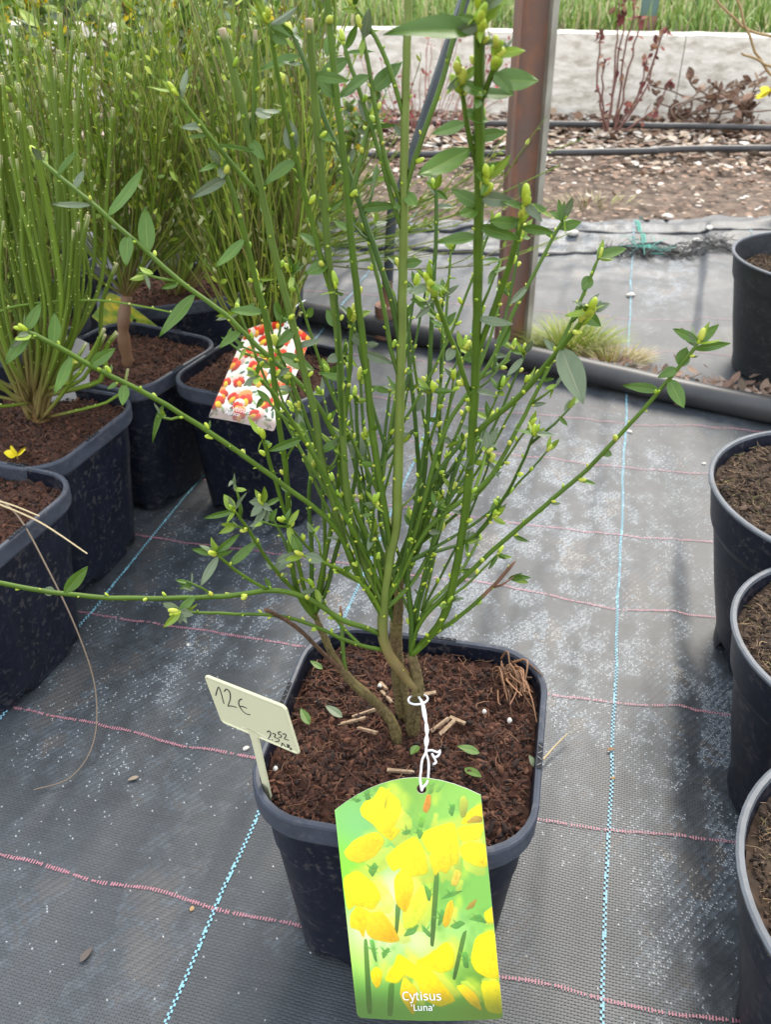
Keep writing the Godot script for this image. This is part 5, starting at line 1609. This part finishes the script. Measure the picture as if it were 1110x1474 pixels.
	g3.flat(Vector3(-5, 0.35, -5.95), Vector3(7.0, 0.35, -3.74), Vector3(7.0, 0.8, -40), Vector3(-5, 0.8, -40))
	g3.flat(Vector3(7.0, 0.35, -3.74), Vector3(40, 0.35, -3.5), Vector3(40, 0.8, -40), Vector3(7.0, 0.8, -40))
	structure("terrain", g3.mesh(mats.bare_soil))
	# small pipe stub on the upper ground
	var stub := thing("pipe_stub", Vector3(1.30, 0.352, -4.93), "short pipe post on the bank, green paint above a rust-brown sleeve", "post")
	for q in [["sleeve", rust, 0.046, 0.0, 0.075], ["pipe", mat("green_paint", Color(0.09, 0.15, 0.13), 0.6), 0.042, 0.072, 0.7]]:
		var g := Geo.new()
		g.tube(PackedVector3Array([Vector3(0, q[3] - 0.01, 0), Vector3(0, q[4], 0)]), taper(2, q[2], q[2]), 20, [Color.WHITE], [Color.WHITE])
		part(q[0], g.mesh(q[1]), stub)
func wall_z(x: float) -> float: return -4.735 + (x - 0.82) * 0.187
func build_litter() -> void:
	rng.seed = 515
	var dm := mat("dry_leaf", Color(1, 1, 1), 0.8, true)
	var kinds := [leaf_mesh(0.5, 0.5, 0.95, dm, Color(1, 1, 1)), leaf_mesh(-0.4, 0.3, 0.8, dm, Color(1, 1, 1)), leaf_mesh(0.15, 0.8, 1.0, dm, Color(1, 1, 1))]
	shared.dry_leaf = kinds[0]; shared.litter = kinds
	var tones := [Color(0.36, 0.25, 0.17), Color(0.28, 0.17, 0.105), Color(0.20, 0.115, 0.07), Color(0.46, 0.36, 0.27), Color(0.56, 0.49, 0.42), Color(0.13, 0.075, 0.05), Color(0.34, 0.24, 0.17), Color(0.28, 0.17, 0.115), Color(0.42, 0.33, 0.25), Color(0.60, 0.55, 0.49), Color(0.5, 0.42, 0.34)]
	for m in 3:
		var ts := []
		var cs := []
		for k in 6500:
			var x := rnd(-2.6, 3.4)
			var z := rnd(-2.78, wall_z(x) + 0.02)
			if rng.randf() < 0.35: z = wall_z(x) + absf(rng.randfn()) * 0.35
			if z > -2.78: z = -2.85
			var near := smoothstep(-3.9, -3.2, z)
			var l := lerpf(rnd(0.018, 0.062), rnd(0.009, 0.030), near)
			ts.append(Transform3D(Basis.from_euler(Vector3(-PI / 2 + rng.randfn() * 0.22, rnd(0, TAU), rng.randfn() * 0.2), EULER_ORDER_YXZ) * Basis.from_scale(Vector3(l * rnd(0.5, 0.9), l, l * 0.45)), Vector3(x, rnd(0.0, 0.014), z)))
			var lc: Color = pick(tones)
			if rng.randf() < near * 0.65: lc = pick([Color(0.24, 0.145, 0.095), Color(0.17, 0.10, 0.065), Color(0.31, 0.20, 0.135)])
			cs.append(lc * rnd(0.75, 1.2))
		tag(many("leaf_litter", kinds[m], ts, cs, self), ["curled brown dead leaves scattered over the bed before the wall", "flat tan dead leaves scattered over the bed before the wall", "folded pale dead leaves scattered over the bed before the wall"][m], "leaf litter")
	# grass on the bank
	var gm := mat("grass", Color(1, 1, 1), 0.6, true)
	gm.backlight_enabled = true; gm.backlight = Color(0.3, 0.34, 0.12)
	var blade := Geo.new()
	for k in 5:
		var t := k / 4.0
		for s in [-1, 1]: blade.add(Vector3(s * 0.5 * (1.0 - t * t), t, 0.45 * t * t), Vector3(0, 0, 1))
	for k in 4: blade.quad(k * 2, k * 2 + 1, k * 2 + 3, k * 2 + 2)
	shared.blade = blade.mesh(gm, true)
	var gt := []
	var gc := []
	for k in 26000:
		var x := rnd(-3.4, 5.0)
		var z := wall_z(x) - 0.22 - pow(rng.randf(), 1.4) * 5.0
		var l := rnd(0.05, 0.20)
		gt.append(Transform3D(Basis.from_euler(Vector3(rng.randfn() * 0.45, rnd(0, TAU), 0), EULER_ORDER_YXZ) * Basis.from_scale(Vector3(rnd(0.006, 0.014), l, l)), Vector3(x, 0.345 + 0.013 * (wall_z(x) - z), z)))
		gc.append((pick([Color(0.15, 0.26, 0.04), Color(0.20, 0.32, 0.05), Color(0.27, 0.36, 0.08), Color(0.50, 0.44, 0.24), Color(0.09, 0.17, 0.03)]) as Color) * rnd(0.8, 1.25))
	tag(many("bank_grass", shared.blade, gt, gc, self), "long green grass growing on the bank above the low wall", "grass")
	# tufts by the post
	for q in [["grass_tuft", "yellow-green grass tuft with dry straw at the foot of the steel post", Vector3(0.405, 0, -1.79), 800, 0.062, 0.080, [Color(0.26, 0.34, 0.03), Color(0.34, 0.38, 0.05), Color(0.17, 0.25, 0.025), Color(0.42, 0.38, 0.12)]], ["straw_tuft", "dry straw-coloured grass spilling onto the thick pipe", Vector3(0.475, 0, -1.715), 420, 0.065, 0.045, [Color(0.52, 0.40, 0.20), Color(0.60, 0.48, 0.28), Color(0.36, 0.27, 0.12), Color(0.33, 0.33, 0.09)]], ["straw_tuft", "faded straw tuft on the litter behind the ground cover's edge", Vector3(0.70, 0, -3.02), 150, 0.13, 0.045, [Color(0.46, 0.40, 0.20), Color(0.40, 0.40, 0.13), Color(0.5, 0.42, 0.26)]]]:
		var ts := []
		var cs := []
		for k in q[3]:
			var a := rng.randf() * TAU
			var rr: float = q[4] * sqrt(rng.randf())
			var l: float = q[5] * rnd(0.5, 1.15)
			ts.append(Transform3D(Basis(Vector3.UP, -a + PI / 2) * Basis(Vector3.RIGHT, rnd(0.0, 0.55) + 0.5 * rr / q[4]) * Basis.from_scale(Vector3(rnd(0.0016, 0.0032), l, l * rnd(0.5, 1.3))), Vector3(cos(a) * rr * 1.25, -0.004, sin(a) * rr * 0.6)))
			cs.append((pick(q[6]) as Color) * rnd(0.75, 1.25))
		var th := thing(q[0], q[2], q[1], "grass")
		many("blades", shared.blade, ts, cs, th)
	# soil and debris caught against the pipe
	var ts2 := []
	var cs2 := []
	for k in 260:
		var s := rng.randf()
		var x := lerpf(0.42, 0.78, s)
		var z := lerpf(-1.66, -1.50, s) + rng.randfn() * 0.028
		var l := rnd(0.012, 0.035)
		ts2.append(Transform3D(Basis.from_euler(Vector3(-PI / 2 + rng.randfn() * 0.4, rnd(0, TAU), rng.randfn() * 0.4), EULER_ORDER_YXZ) * Basis.from_scale(Vector3(l * 0.5, l, l * 0.7)), Vector3(x, rnd(0.002, 0.012), z)))
		cs2.append((pick([Color(0.30, 0.20, 0.14), Color(0.20, 0.12, 0.085), Color(0.40, 0.30, 0.24), Color(0.13, 0.09, 0.06)]) as Color) * rnd(0.75, 1.2))
	tag(many("pipe_debris", kinds[0], ts2, cs2, self), "brown crumbled leaves and soil caught behind the thick pipe", "debris")
	# frayed black threads at the cover's folded edge
	var fm := mat("frayed", Color(0.012, 0.012, 0.014), 0.5)
	var fr := strand(fm, 91, 0.5)
	var ft := []
	for k in 330:
		var x := rnd(0.62, 0.98)
		var z := -2.44 - 0.12 * (x - 0.75) + rng.randfn() * 0.018
		var l := rnd(0.03, 0.08)
		ft.append(Transform3D(Basis.from_euler(Vector3(rng.randfn() * 0.3, rnd(0, TAU), rng.randfn() * 0.35)) * Basis.from_scale(Vector3(l, 0.03, 0.03)), Vector3(x, cover_y(x, z) + rnd(0.001, 0.018), z)))
	tag(many("frayed_threads", fr, ft, [Color.WHITE], self), "frayed black threads along the folded back edge of the ground cover", "threads")
	# dark hems where the cover is folded over
	var hm := mat("fold_plastic", Color(0.030, 0.031, 0.034), 0.5)
	var hg := Geo.new()
	for q in [[-0.4, 1.9, -2.66, 0.008], [-0.4, 0.80, -2.475, 0.010], [0.70, 1.9, -2.52, 0.007]]:
		var hp := PackedVector3Array()
		var x: float = q[0]
		while x < q[1]:
			var z: float = q[2] + 0.05 * soft.get_noise_2d(x * 90.0, q[2] * 900.0) + 0.006 * soft.get_noise_2d(x * 900.0, q[2] * 500.0)
			hp.append(Vector3(x, cover_y(x, z) + 0.001, z)); x += 0.03
		var hr := taper(hp.size(), q[3], q[3])
		for k in hr.size(): hr[k] *= 0.65 + 0.7 * absf(soft.get_noise_2d(k * 60.0, q[2] * 300.0))
		hg.tube(hp, hr, 8, [Color.WHITE], [Color.WHITE])
	part("folded_hem", hg.mesh(hm), get_node("ground_cover"))
	var mint := mat("mint_thread", Color(0.10, 0.46, 0.36), 0.5)
	var mg := Geo.new()
	for k in 26:
		var a := rng.randf() * TAU
		var o := Vector3(0.745, 0.014, -2.47)
		var e := o + Vector3(cos(a) * rnd(0.03, 0.10), rnd(-0.008, 0.02), sin(a) * rnd(0.03, 0.12))
		var p := spline(PackedVector3Array([o, o.lerp(e, 0.5) + dir3() * 0.012, e]), 0.015)
		mg.tube(p, taper(p.size(), 0.0012, 0.0009), 4, [Color.WHITE], [Color.WHITE], 0.0, false)
	for k in 3:
		var p := PackedVector3Array()
		for j in 10:
			var z := -2.47 - j * 0.034
			var x := 0.745 + 0.012 * j * 0.35 + k * 0.005
			p.append(Vector3(x, cover_y(x, z) + 0.003, z))
		mg.tube(p, taper(10, 0.0016, 0.0016), 4, [Color.WHITE], [Color.WHITE], 0.0, false)
	var mn := part("mint_threads", mg.mesh(mint), self)
	tag(mn, "loose mint green threads frayed out of the ground cover's back edge", "threads")
	mn.set_meta("kind", "stuff")
func small_things() -> void:
	rng.seed = 616
	# litter lying on the ground cover, one by one
	var stone := mat("pale_stone", Color(0.62, 0.58, 0.52), 0.8)
	var tan := mat("tan_stone", Color(0.42, 0.27, 0.13), 0.8)
	var sh := [lump(stone, 3), lump(stone, 4), lump(tan, 5)]
	for q in [[-0.152, -0.975, 0.007, 2, "small tan pellet"], [-0.252, -0.83, 0.006, 0, "tiny white pebble"], [0.445, -1.40, 0.011, 0, "white pebble"], [0.548, -1.29, 0.008, 1, "pale flat pebble"], [0.616, -2.12, 0.026, 1, "long white chip"], [0.30, -2.05, 0.022, 0, "round white chip"], [0.37, -2.13, 0.018, 1, "pale chip"], [0.835, -1.47, 0.012, 0, "small white stone"], [-0.155, -0.66, 0.008, 1, "pale crumb"], [0.56, -2.62, 0.04, 0, "flat white piece"], [0.40, -2.63, 0.035, 1, "flat pale flake"], [0.91, -2.55, 0.03, 0, "white lump"], [0.98, -2.66, 0.03, 1, "pale lump"], [0.90, -2.83, 0.04, 0, "big white chip"], [-0.18, -0.47, 0.006, 2, "tan grain"], [0.215, -0.36, 0.007, 1, "pale grain"], [0.12, -0.33, 0.007, 0, "white grain"], [0.245, -0.62, 0.006, 2, "brown grain"]]:
		var n := part("pebble", sh[q[3]], self)
		n.transform = Transform3D(Basis(Vector3.UP, rng.randf() * 6) * Basis.from_scale(Vector3(q[2], q[2] * 0.45, q[2] * 0.7)), Vector3(q[0], cover_y(q[0], q[1]) + q[2] * 0.15, q[1]))
		tag(n, q[4] + " lying on the woven ground cover", "pebble", "pebbles on the ground cover")
	# leaf bits and straws on the cover
	for q in [[-0.168, -0.315, 0.030, Color(0.33, 0.19, 0.10), "long brown dead leaf on the ground cover in front of the pots"], [-0.265, -0.62, 0.012, Color(0.28, 0.22, 0.16), "curled tan leaf scrap on the ground cover by the price sign"], [-0.27, -0.42, 0.016, Color(0.10, 0.08, 0.07), "dark leaf scrap on the ground cover left of the blue thread"], [0.255, -0.66, 0.010, Color(0.30, 0.16, 0.08), "brown leaf scrap on the ground cover near the round pots"]]:
		var n := part("dead_leaf", shared.litter[1], self)
		n.transform = Transform3D(Basis.from_euler(Vector3(-PI / 2 + 0.1, rnd(0, 6), 0), EULER_ORDER_YXZ) * Basis.from_scale(Vector3(q[2] * 0.4, q[2], q[2] * 0.5)), Vector3(q[0], cover_y(q[0], q[1]) + 0.003, q[1]))
		var m := mat("leaf_scrap_%d" % int(q[2] * 1000), q[3], 0.8)
		n.material_override = m
		tag(n, q[4], "dead leaf")
	var straw := mat("straw", Color(0.55, 0.43, 0.25), 0.7)
	for q in [[[0.172, 0.003, -0.640], [0.188, 0.004, -0.658], [0.204, 0.007, -0.673], 0.0013, "split yellow straw on the ground cover beside the square pot's rim slot"], [[-0.50, 0.215, -0.80], [-0.435, 0.236, -0.80], [-0.372, 0.232, -0.775], 0.0013, "dry tan stalk lying on the peat of the pot with the drooping twig"], [[-0.43, 0.228, -0.806], [-0.372, 0.226, -0.772], [-0.316, 0.206, -0.742], 0.0012, "dry tan stalk jutting out over the rim of the pot with the drooping twig"]]:
		var g := Geo.new()
		var p := spline(PackedVector3Array([Vector3(q[0][0], q[0][1], q[0][2]), Vector3(q[1][0], q[1][1], q[1][2]), Vector3(q[2][0], q[2][1], q[2][2])]), 0.004)
		g.tube(p, taper(p.size(), q[3], q[3] * 0.6), 6, [Color.WHITE], [Color.WHITE])
		tag(part("straw", g.mesh(straw), self), q[4], "straw")
	# long bent twig hanging out of the nearest left pot
	var tw := Geo.new()
	var tp := spline(PackedVector3Array([Vector3(-0.445, 0.222, -0.83), Vector3(-0.40, 0.225, -0.785), Vector3(-0.362, 0.185, -0.742), Vector3(-0.335, 0.12, -0.715), Vector3(-0.320, 0.06, -0.69), Vector3(-0.318, 0.02, -0.65), Vector3(-0.335, 0.005, -0.615), Vector3(-0.37, 0.003, -0.60)]), 0.006)
	tw.tube(tp, taper(tp.size(), 0.0011, 0.0005), 6, [Color(0.23, 0.165, 0.11)], [Color(0.23, 0.165, 0.11)])
	tag(part("twig", tw.mesh(mats.twig), self), "long thin dry twig drooping from a pot down to the ground cover", "twig")
	# things on the front pot's soil
	var chip := mat("wood_chip", Color(1, 1, 1), 0.8)
	chip.albedo_texture = noise_tex(0.03, Color(0.24, 0.15, 0.09), Color(0.50, 0.37, 0.24), 256, 4, 33)
	chip.uv1_triplanar = true; chip.uv1_scale = Vector3(20, 20, 20)
	for q in [[0.045, -0.503, 0.024, 0.6, "tan wood chip, thickest of the heap right of the stems"], [0.051, -0.500, 0.022, 0.75, "pale tan wood chip leaning on the heap right of the stems"], [0.060, -0.508, 0.020, -0.7, "brown wood chip lying across the heap right of the stems"], [0.001, -0.535, 0.022, -1.0, "pale wood splinter between the woody stems"], [-0.018, -0.516, 0.026, 0.2, "grey-brown bark strip left of the woody stems"], [-0.028, -0.507, 0.030, 0.1, "ribbed brown bark strip lying left of the trunk"], [-0.015, -0.497, 0.024, -0.6, "short bark strip pointing at the trunk's foot"], [0.012, -0.455, 0.027, -0.15, "flat tan stick just behind the yellow card"], [-0.002, -0.548, 0.014, -1.1, "cream wood flake behind the trunk"], [0.035, -0.538, 0.022, 0.1, "thin brown chip right of the trunk"]]:
		var g := Geo.new()
		g.box(Transform3D(), Vector3(q[2] * 0.8, 0.0016, 0.0032))
		g.box(Transform3D(Basis(Vector3.UP, 0.05), Vector3(0.001, 0.0012, 0.0012)), Vector3(q[2] * 0.7, 0.0012, 0.0014))
		var n := part("wood_chip", g.mesh(chip), self)
		n.transform = Transform3D(Basis.from_euler(Vector3(rnd(-0.3, 0.3), q[3], rnd(0.0, 0.3))), Vector3(q[0], 0.2055, q[1]))
		tag(n, q[4] + ", on the peat", "wood chip")
	for q in [[-0.063, -0.500, 0.017, 0, 0.4, "notched green leaf fallen near the price sign"], [-0.036, -0.508, 0.018, 1, 0.9, "blue-green leaf fallen beside the bark strips"], [0.026, -0.478, 0.015, 0, 2.6, "green leaf fallen behind the white wire"], [0.062, -0.455, 0.018, 0, -2.5, "bright green leaf fallen toward the front right corner"], [0.075, -0.470, 0.019, 0, 1.3, "narrow green leaf fallen right of the wire knot"], [-0.056, -0.565, 0.014, 0, 0.9, "small olive leaf fallen near the dead twig"], [0.118, -0.455, 0.012, 1, 0.3, "curled olive leaf by the right rim"]]:
		var n := part("fallen_leaf", shared.leaf[q[3]][3], self)
		n.transform = Transform3D(Basis.from_euler(Vector3(-PI / 2 + 0.25, q[4], 0.1), EULER_ORDER_YXZ) * Basis.from_scale(Vector3(q[2] * 0.45, q[2], q[2] * 0.5)), Vector3(q[0], 0.209, q[1]))
		tag(n, q[5] + ", on the peat", "fallen leaf")
	for q in [[-0.083, -0.482, 0.004, "white perlite bead under the price sign"], [-0.086, -0.455, 0.004, "white perlite bead near the price sign's stake"], [0.083, -0.515, 0.004, "white perlite bead in the middle of the right half"], [0.103, -0.505, 0.0045, "white perlite bead near the right rim"], [-0.005, -0.545, 0.004, "white perlite bead behind the stems"], [0.021, -0.555, 0.0068, "orange fertiliser bead behind the trunk"]]:
		var n := part("bead", sh[0], self)
		n.transform = Transform3D(Basis.from_scale(Vector3.ONE * q[2]), Vector3(q[0], 0.2085, q[1]))
		if q[3].begins_with("orange"): n.material_override = mat("orange_bead", Color(0.55, 0.16, 0.02), 0.5)
		tag(n, q[3] + ", on the peat", "bead")
	var ff := thing("fallen_flower", Vector3(-0.462, 0.209, -0.945), "crumpled yellow flower lying on the peat below the straight green stems", "flower")
	for k in 5:
		part("petal", shared.petal, ff, Transform3D(basis_to(Vector3(cos(k * 1.3), 0.45, sin(k * 1.3)), dir3()) * Basis.from_scale(Vector3(0.012, 0.016, 0.013)), Vector3(0, 0.001, 0))).material_override = mat("petal_yellow", Color(0.80, 0.60, 0.02), 0.5)
	# coarse fibre clump by the back right rim
	var cg := Geo.new()
	for k in 46:
		var o := Vector3(rng.randfn() * 0.006, rng.randf() * 0.012, rng.randfn() * 0.010)
		var p := spline(PackedVector3Array([o, o + Vector3(rnd(-0.004, 0.012), rnd(-0.004, 0.012), rnd(0.004, 0.02)), o + Vector3(rnd(0.0, 0.016), rnd(-0.012, 0.006), rnd(0.014, 0.036))]), 0.005)
		var c := Color(0.24, 0.12, 0.06) * rnd(0.5, 1.4)
		cg.tube(p, taper(p.size(), rnd(0.0005, 0.0013), 0.0005), 5, [c], [c], 0.0, false)
	var cn := part("fibre_clump", cg.mesh(mats.twig), self)
	cn.position = Vector3(0.107, 0.207, -0.560)
	tag(cn, "shaggy brown fibre clump beside the rim of the square pot, on the peat", "fibre clump")

func _ready() -> void:
	# camera, sky, sun, exposure
	var cam := Camera3D.new()
	cam.name = "camera"
	cam.position = Vector3(0, CAM_Y, 0)
	cam.rotation_degrees = Vector3(-33.5, 0, 0)
	cam.fov = 61.03
	cam.near = 0.02; cam.far = 120.0
	var lens := CameraAttributesPhysical.new()
	lens.frustum_focal_length = 20.356
	lens.frustum_near = 0.02; lens.frustum_far = 120.0
	lens.exposure_aperture = 11.0
	lens.frustum_focus_distance = 0.64
	cam.attributes = lens
	add_child(cam)
	var sky := ProceduralSkyMaterial.new()
	sky.sky_top_color = Color(0.85, 0.885, 0.93)
	sky.sky_horizon_color = Color(0.90, 0.90, 0.90)
	sky.sky_curve = 0.2
	sky.sky_energy_multiplier = 1.0
	sky.ground_horizon_color = Color(0.60, 0.58, 0.55)
	sky.ground_bottom_color = Color(0.35, 0.32, 0.28)
	var env := Environment.new()
	env.background_mode = Environment.BG_SKY
	env.sky = Sky.new()
	env.sky.sky_material = sky
	env.tonemap_mode = Environment.TONE_MAPPER_LINEAR
	env.tonemap_exposure = 2.6
	env.sdfgi_enabled = true; env.ssao_enabled = true; env.ssil_enabled = true
	var we := WorldEnvironment.new()
	we.name = "world"
	we.environment = env
	add_child(we)
	var sun := DirectionalLight3D.new()
	sun.name = "sun"
	sun.rotation_degrees = Vector3(-48, 158, 0)
	sun.light_energy = 0.48
	sun.light_angular_distance = 26.0
	sun.light_color = Color(1.0, 0.97, 0.925)
	sun.shadow_enabled = true
	add_child(sun)
	rng.seed = 2024
	soft.seed = 9; soft.frequency = 0.01; soft.fractal_octaves = 3
	# setting
	build_ground()
	build_litter()
	build_hard()
	# pots
	var sq := "square pots standing in rows"
	square_pot("square navy pot of the bare-stemmed broom, the yellow flower card hanging on it", Vector3(0.018, 0, -0.491), -0.203, 0.203, 1, "", true)
	square_pot("square navy pot with straws across its peat, a drooping twig hanging out", Vector3(-0.491, 0, -0.807), -0.333, 0.203, 2, sq)
	square_pot("square navy pot holding the broom of straight thick bright green stems", Vector3(-0.471, 0, -1.02), -0.323, 0.203, 3, sq)
	square_pot("square navy pot holding the broom with a single woody trunk", Vector3(-0.398, 0, -1.243), -0.453, 0.203, 4, sq)
	square_pot("square navy pot with the red and orange flower card hanging in it", Vector3(-0.177, 0, -1.193), -0.414, 0.203, 5, sq)
	square_pot("square navy pot behind the woody trunk, its rim touching the green card", Vector3(-0.384, 0, -1.563), 0.42, 0.203, 6, sq)
	square_pot("square navy pot half hidden behind the straight green stems, farthest back", Vector3(-0.70, 0, -1.68), -0.2, 0.203, 7, sq)
	square_pot("square navy pot squeezed between the woody trunk and the straight green stems", Vector3(-0.625, 0, -1.36), -0.35, 0.20, 8, sq)
	square_pot("square navy pot in the back row, nearest the thick pipe", Vector3(-0.285, 0, -1.83), -0.2, 0.203, 9, sq)
	round_pot("round grey-black pot standing behind the thick pipe, soil low inside", Vector3(0.868, 0, -1.68), 0.183, 0.138, 0.232, 0.19, 10, 0.05, 0.0, true)
	round_pot("round navy pot with a deep collar, next to the thick pipe", Vector3(0.522, -0.008, -0.821), 0.152, 0.100, 0.24, 0.226, 11, 0.058, 0.5)
	round_pot("round navy pot filled with coarse brown fibre, middle of the row of three", Vector3(0.450, -0.008, -0.596), 0.126, 0.085, 0.22, 0.206, 12, 0.055, 0.9)
	round_pot("round navy pot with mossy soil, last of the row of three", Vector3(0.384, -0.006, -0.336), 0.142, 0.098, 0.22, 0.207, 13, 0.05, 0.2)
	# plants
	rng.seed = 31
	build_broom()
	upright_broom()
	var olive := [Color(0.16, 0.235, 0.020), Color(0.21, 0.295, 0.028), Color(0.11, 0.175, 0.017), Color(0.27, 0.30, 0.06), Color(0.18, 0.165, 0.05)]
	broom_shrub("dense fine-twigged broom rising from one thick woody brown trunk", Vector3(-0.395, 0.198, -1.24), Vector3(0.008, 0.105, -0.02), Vector3(0.035, 0.29, -0.03), Vector3(0.16, 0.15, 0.10), 40, 13, 0.0021, olive, 2600, 71, 0.0095)
	broom_shrub("dense fine-twigged broom with the red and orange card hung in it", Vector3(-0.177, 0.198, -1.215), Vector3(0, 0, -0.02), Vector3(-0.005, 0.31, 0.0), Vector3(0.13, 0.15, 0.10), 64, 11, 0.0022, olive, 2600, 72)
	broom_shrub("fine-twigged broom in the pot behind the woody trunk", Vector3(-0.384, 0.198, -1.563), Vector3(0, 0, 0), Vector3(0.06, 0.28, 0), Vector3(0.17, 0.14, 0.12), 46, 11, 0.0022, olive, 2200, 73)
	broom_shrub("leafy broom at the far back behind the straight green stems", Vector3(-0.70, 0.198, -1.68), Vector3(0, 0, 0), Vector3(0.05, 0.24, 0), Vector3(0.2, 0.16, 0.14), 34, 10, 0.0022, olive, 1500, 74)
	broom_shrub("broom between the woody trunk and the straight green stems", Vector3(-0.625, 0.195, -1.36), Vector3(0, 0, 0), Vector3(0.05, 0.27, 0), Vector3(0.14, 0.15, 0.10), 34, 10, 0.0022, olive, 2000, 75)
	broom_shrub("broom in the back row with long arching olive twigs by the pipe", Vector3(-0.285, 0.198, -1.83), Vector3(0, 0, 0), Vector3(0.27, 0.11, 0.08), Vector3(0.36, 0.13, 0.16), 40, 6, 0.0020, olive, 500, 76)
	yellow_bush("yellow flowering bush in leaf behind the straight green stems", Vector3(-1.15, 0, -2.5), 0.78, 0.42, 40, 81, 0.62)
	yellow_bush("yellow flowering bush behind the dense brooms", Vector3(-0.55, 0, -2.75), 0.76, 0.42, 40, 82, 0.58)
	yellow_bush("tall leafy bush with scattered yellow flowers close behind the straight green stems", Vector3(-0.95, 0, -2.05), 0.74, 0.34, 46, 84, 0.86)
	yellow_bush("leafy bush with yellow flowers in the gap behind the back row of pots", Vector3(-0.42, 0, -2.3), 0.70, 0.30, 36, 85, 0.8)
	yellow_bush("small yellow-leaved bush between the brooms and the slanting prop", Vector3(-0.18, 0, -2.95), 0.42, 0.28, 16, 83, 0.6)
	# dry plants before the wall
	var red := [Color(0.20, 0.05, 0.045), Color(0.27, 0.09, 0.065), Color(0.15, 0.045, 0.04), Color(0.32, 0.17, 0.10)]
	var st := []
	for q in [[-0.10, 0.40], [-0.02, 0.52], [0.0, 0.48], [0.03, 0.50], [0.06, 0.46], [0.17, 0.42], [0.15, 0.36], [0.12, 0.30], [0.24, 0.22], [-0.06, 0.30]]:
		st.append([Vector3(rnd(-0.02, 0.02), -0.01, 0), Vector3(q[0] * 0.8, q[1] * 0.5, rnd(-0.04, 0.02)), Vector3(q[0], q[1], rnd(-0.06, 0.02))])
	dry_plant("rose_bush", "bare rose bush with dark red leaf remnants in front of the wall", Vector3(1.02, 0, -4.23), st, Color(0.17, 0.075, 0.055), red, 12, 0.030, 91)
	st = []
	for k in 54:
		var sx := rnd(-0.4, 0.4)
		var sy := rnd(0.14, 0.40)
		st.append([Vector3(sx * 0.5, -0.01, 0), Vector3(sx * 0.75, sy * 0.5, rnd(-0.06, 0.06)), Vector3(sx, sy, rnd(-0.12, 0.1))])
	dry_plant("red_twig_bush", "low bush of red-tipped thin twigs in front of the wall", Vector3(0.16, 0, -4.3), st, Color(0.34, 0.16, 0.13), [Color(0.42, 0.06, 0.07), Color(0.40, 0.13, 0.11), Color(0.5, 0.25, 0.2)], 4, 0.020, 92, 0.0028)
	st = []
	for k in 14: st.append([Vector3(rnd(-0.05, 0.05), -0.01, 0), Vector3(rnd(-0.22, 0.22), rnd(0.03, 0.10), rnd(-0.05, 0.05)), Vector3(rnd(-0.34, 0.34), rnd(0.04, 0.24), rnd(-0.1, 0.1))])
	dry_plant("withered_bush", "withered low plant with brown lobed leaves at the wall's foot", Vector3(1.50, 0, -4.36), st, Color(0.16, 0.10, 0.07), [Color(0.24, 0.14, 0.09), Color(0.17, 0.10, 0.07), Color(0.32, 0.22, 0.15)], 12, 0.045, 93)
	# forsythia branches reaching in from the right
	var fb := thing("flowering_branch", Vector3(1.36, 0, -2.22), "bare tan branches with a yellow flower reaching in beside the wall", "branch")
	for q in [[Vector3(0, -0.01, 0), Vector3(-0.30, 0.36, 0.0), Vector3(-0.48, 0.49, 0.01), Vector3(-0.56, 0.585, 0.02), Vector3(-0.65, 0.75, 0.02)], [Vector3(-0.30, 0.36, 0.0), Vector3(-0.42, 0.53, 0.0), Vector3(-0.56, 0.585, 0.0), Vector3(-0.66, 0.665, -0.02)], [Vector3(-0.30, 0.36, 0.0), Vector3(-0.45, 0.485, 0.03), Vector3(-0.57, 0.535, 0.05)]]:
		var g := Geo.new()
		var p := spline(PackedVector3Array(q), 0.02)
		for k in range(2, p.size()): p[k] += dir3() * 0.002
		g.tube(p, taper(p.size(), 0.0042, 0.0025), 7, [Color(0.38, 0.25, 0.11)], [Color(0.38, 0.25, 0.11)])
		part("branch", g.mesh(mats.twig), fb)
	for k in 6:
		var pm := part("petal", shared.petal, fb, Transform3D(basis_to((Vector3(-0.3, -0.2, 0.3) + dir3() * 0.8).normalized(), dir3()) * Basis.from_scale(Vector3(0.016, 0.034, 0.03)), Vector3(-0.475, 0.455, 0.02)))
		pm.material_override = mat("petal_yellow", Color(0.80, 0.66, 0.02), 0.5)
	build_cards()
	small_things()
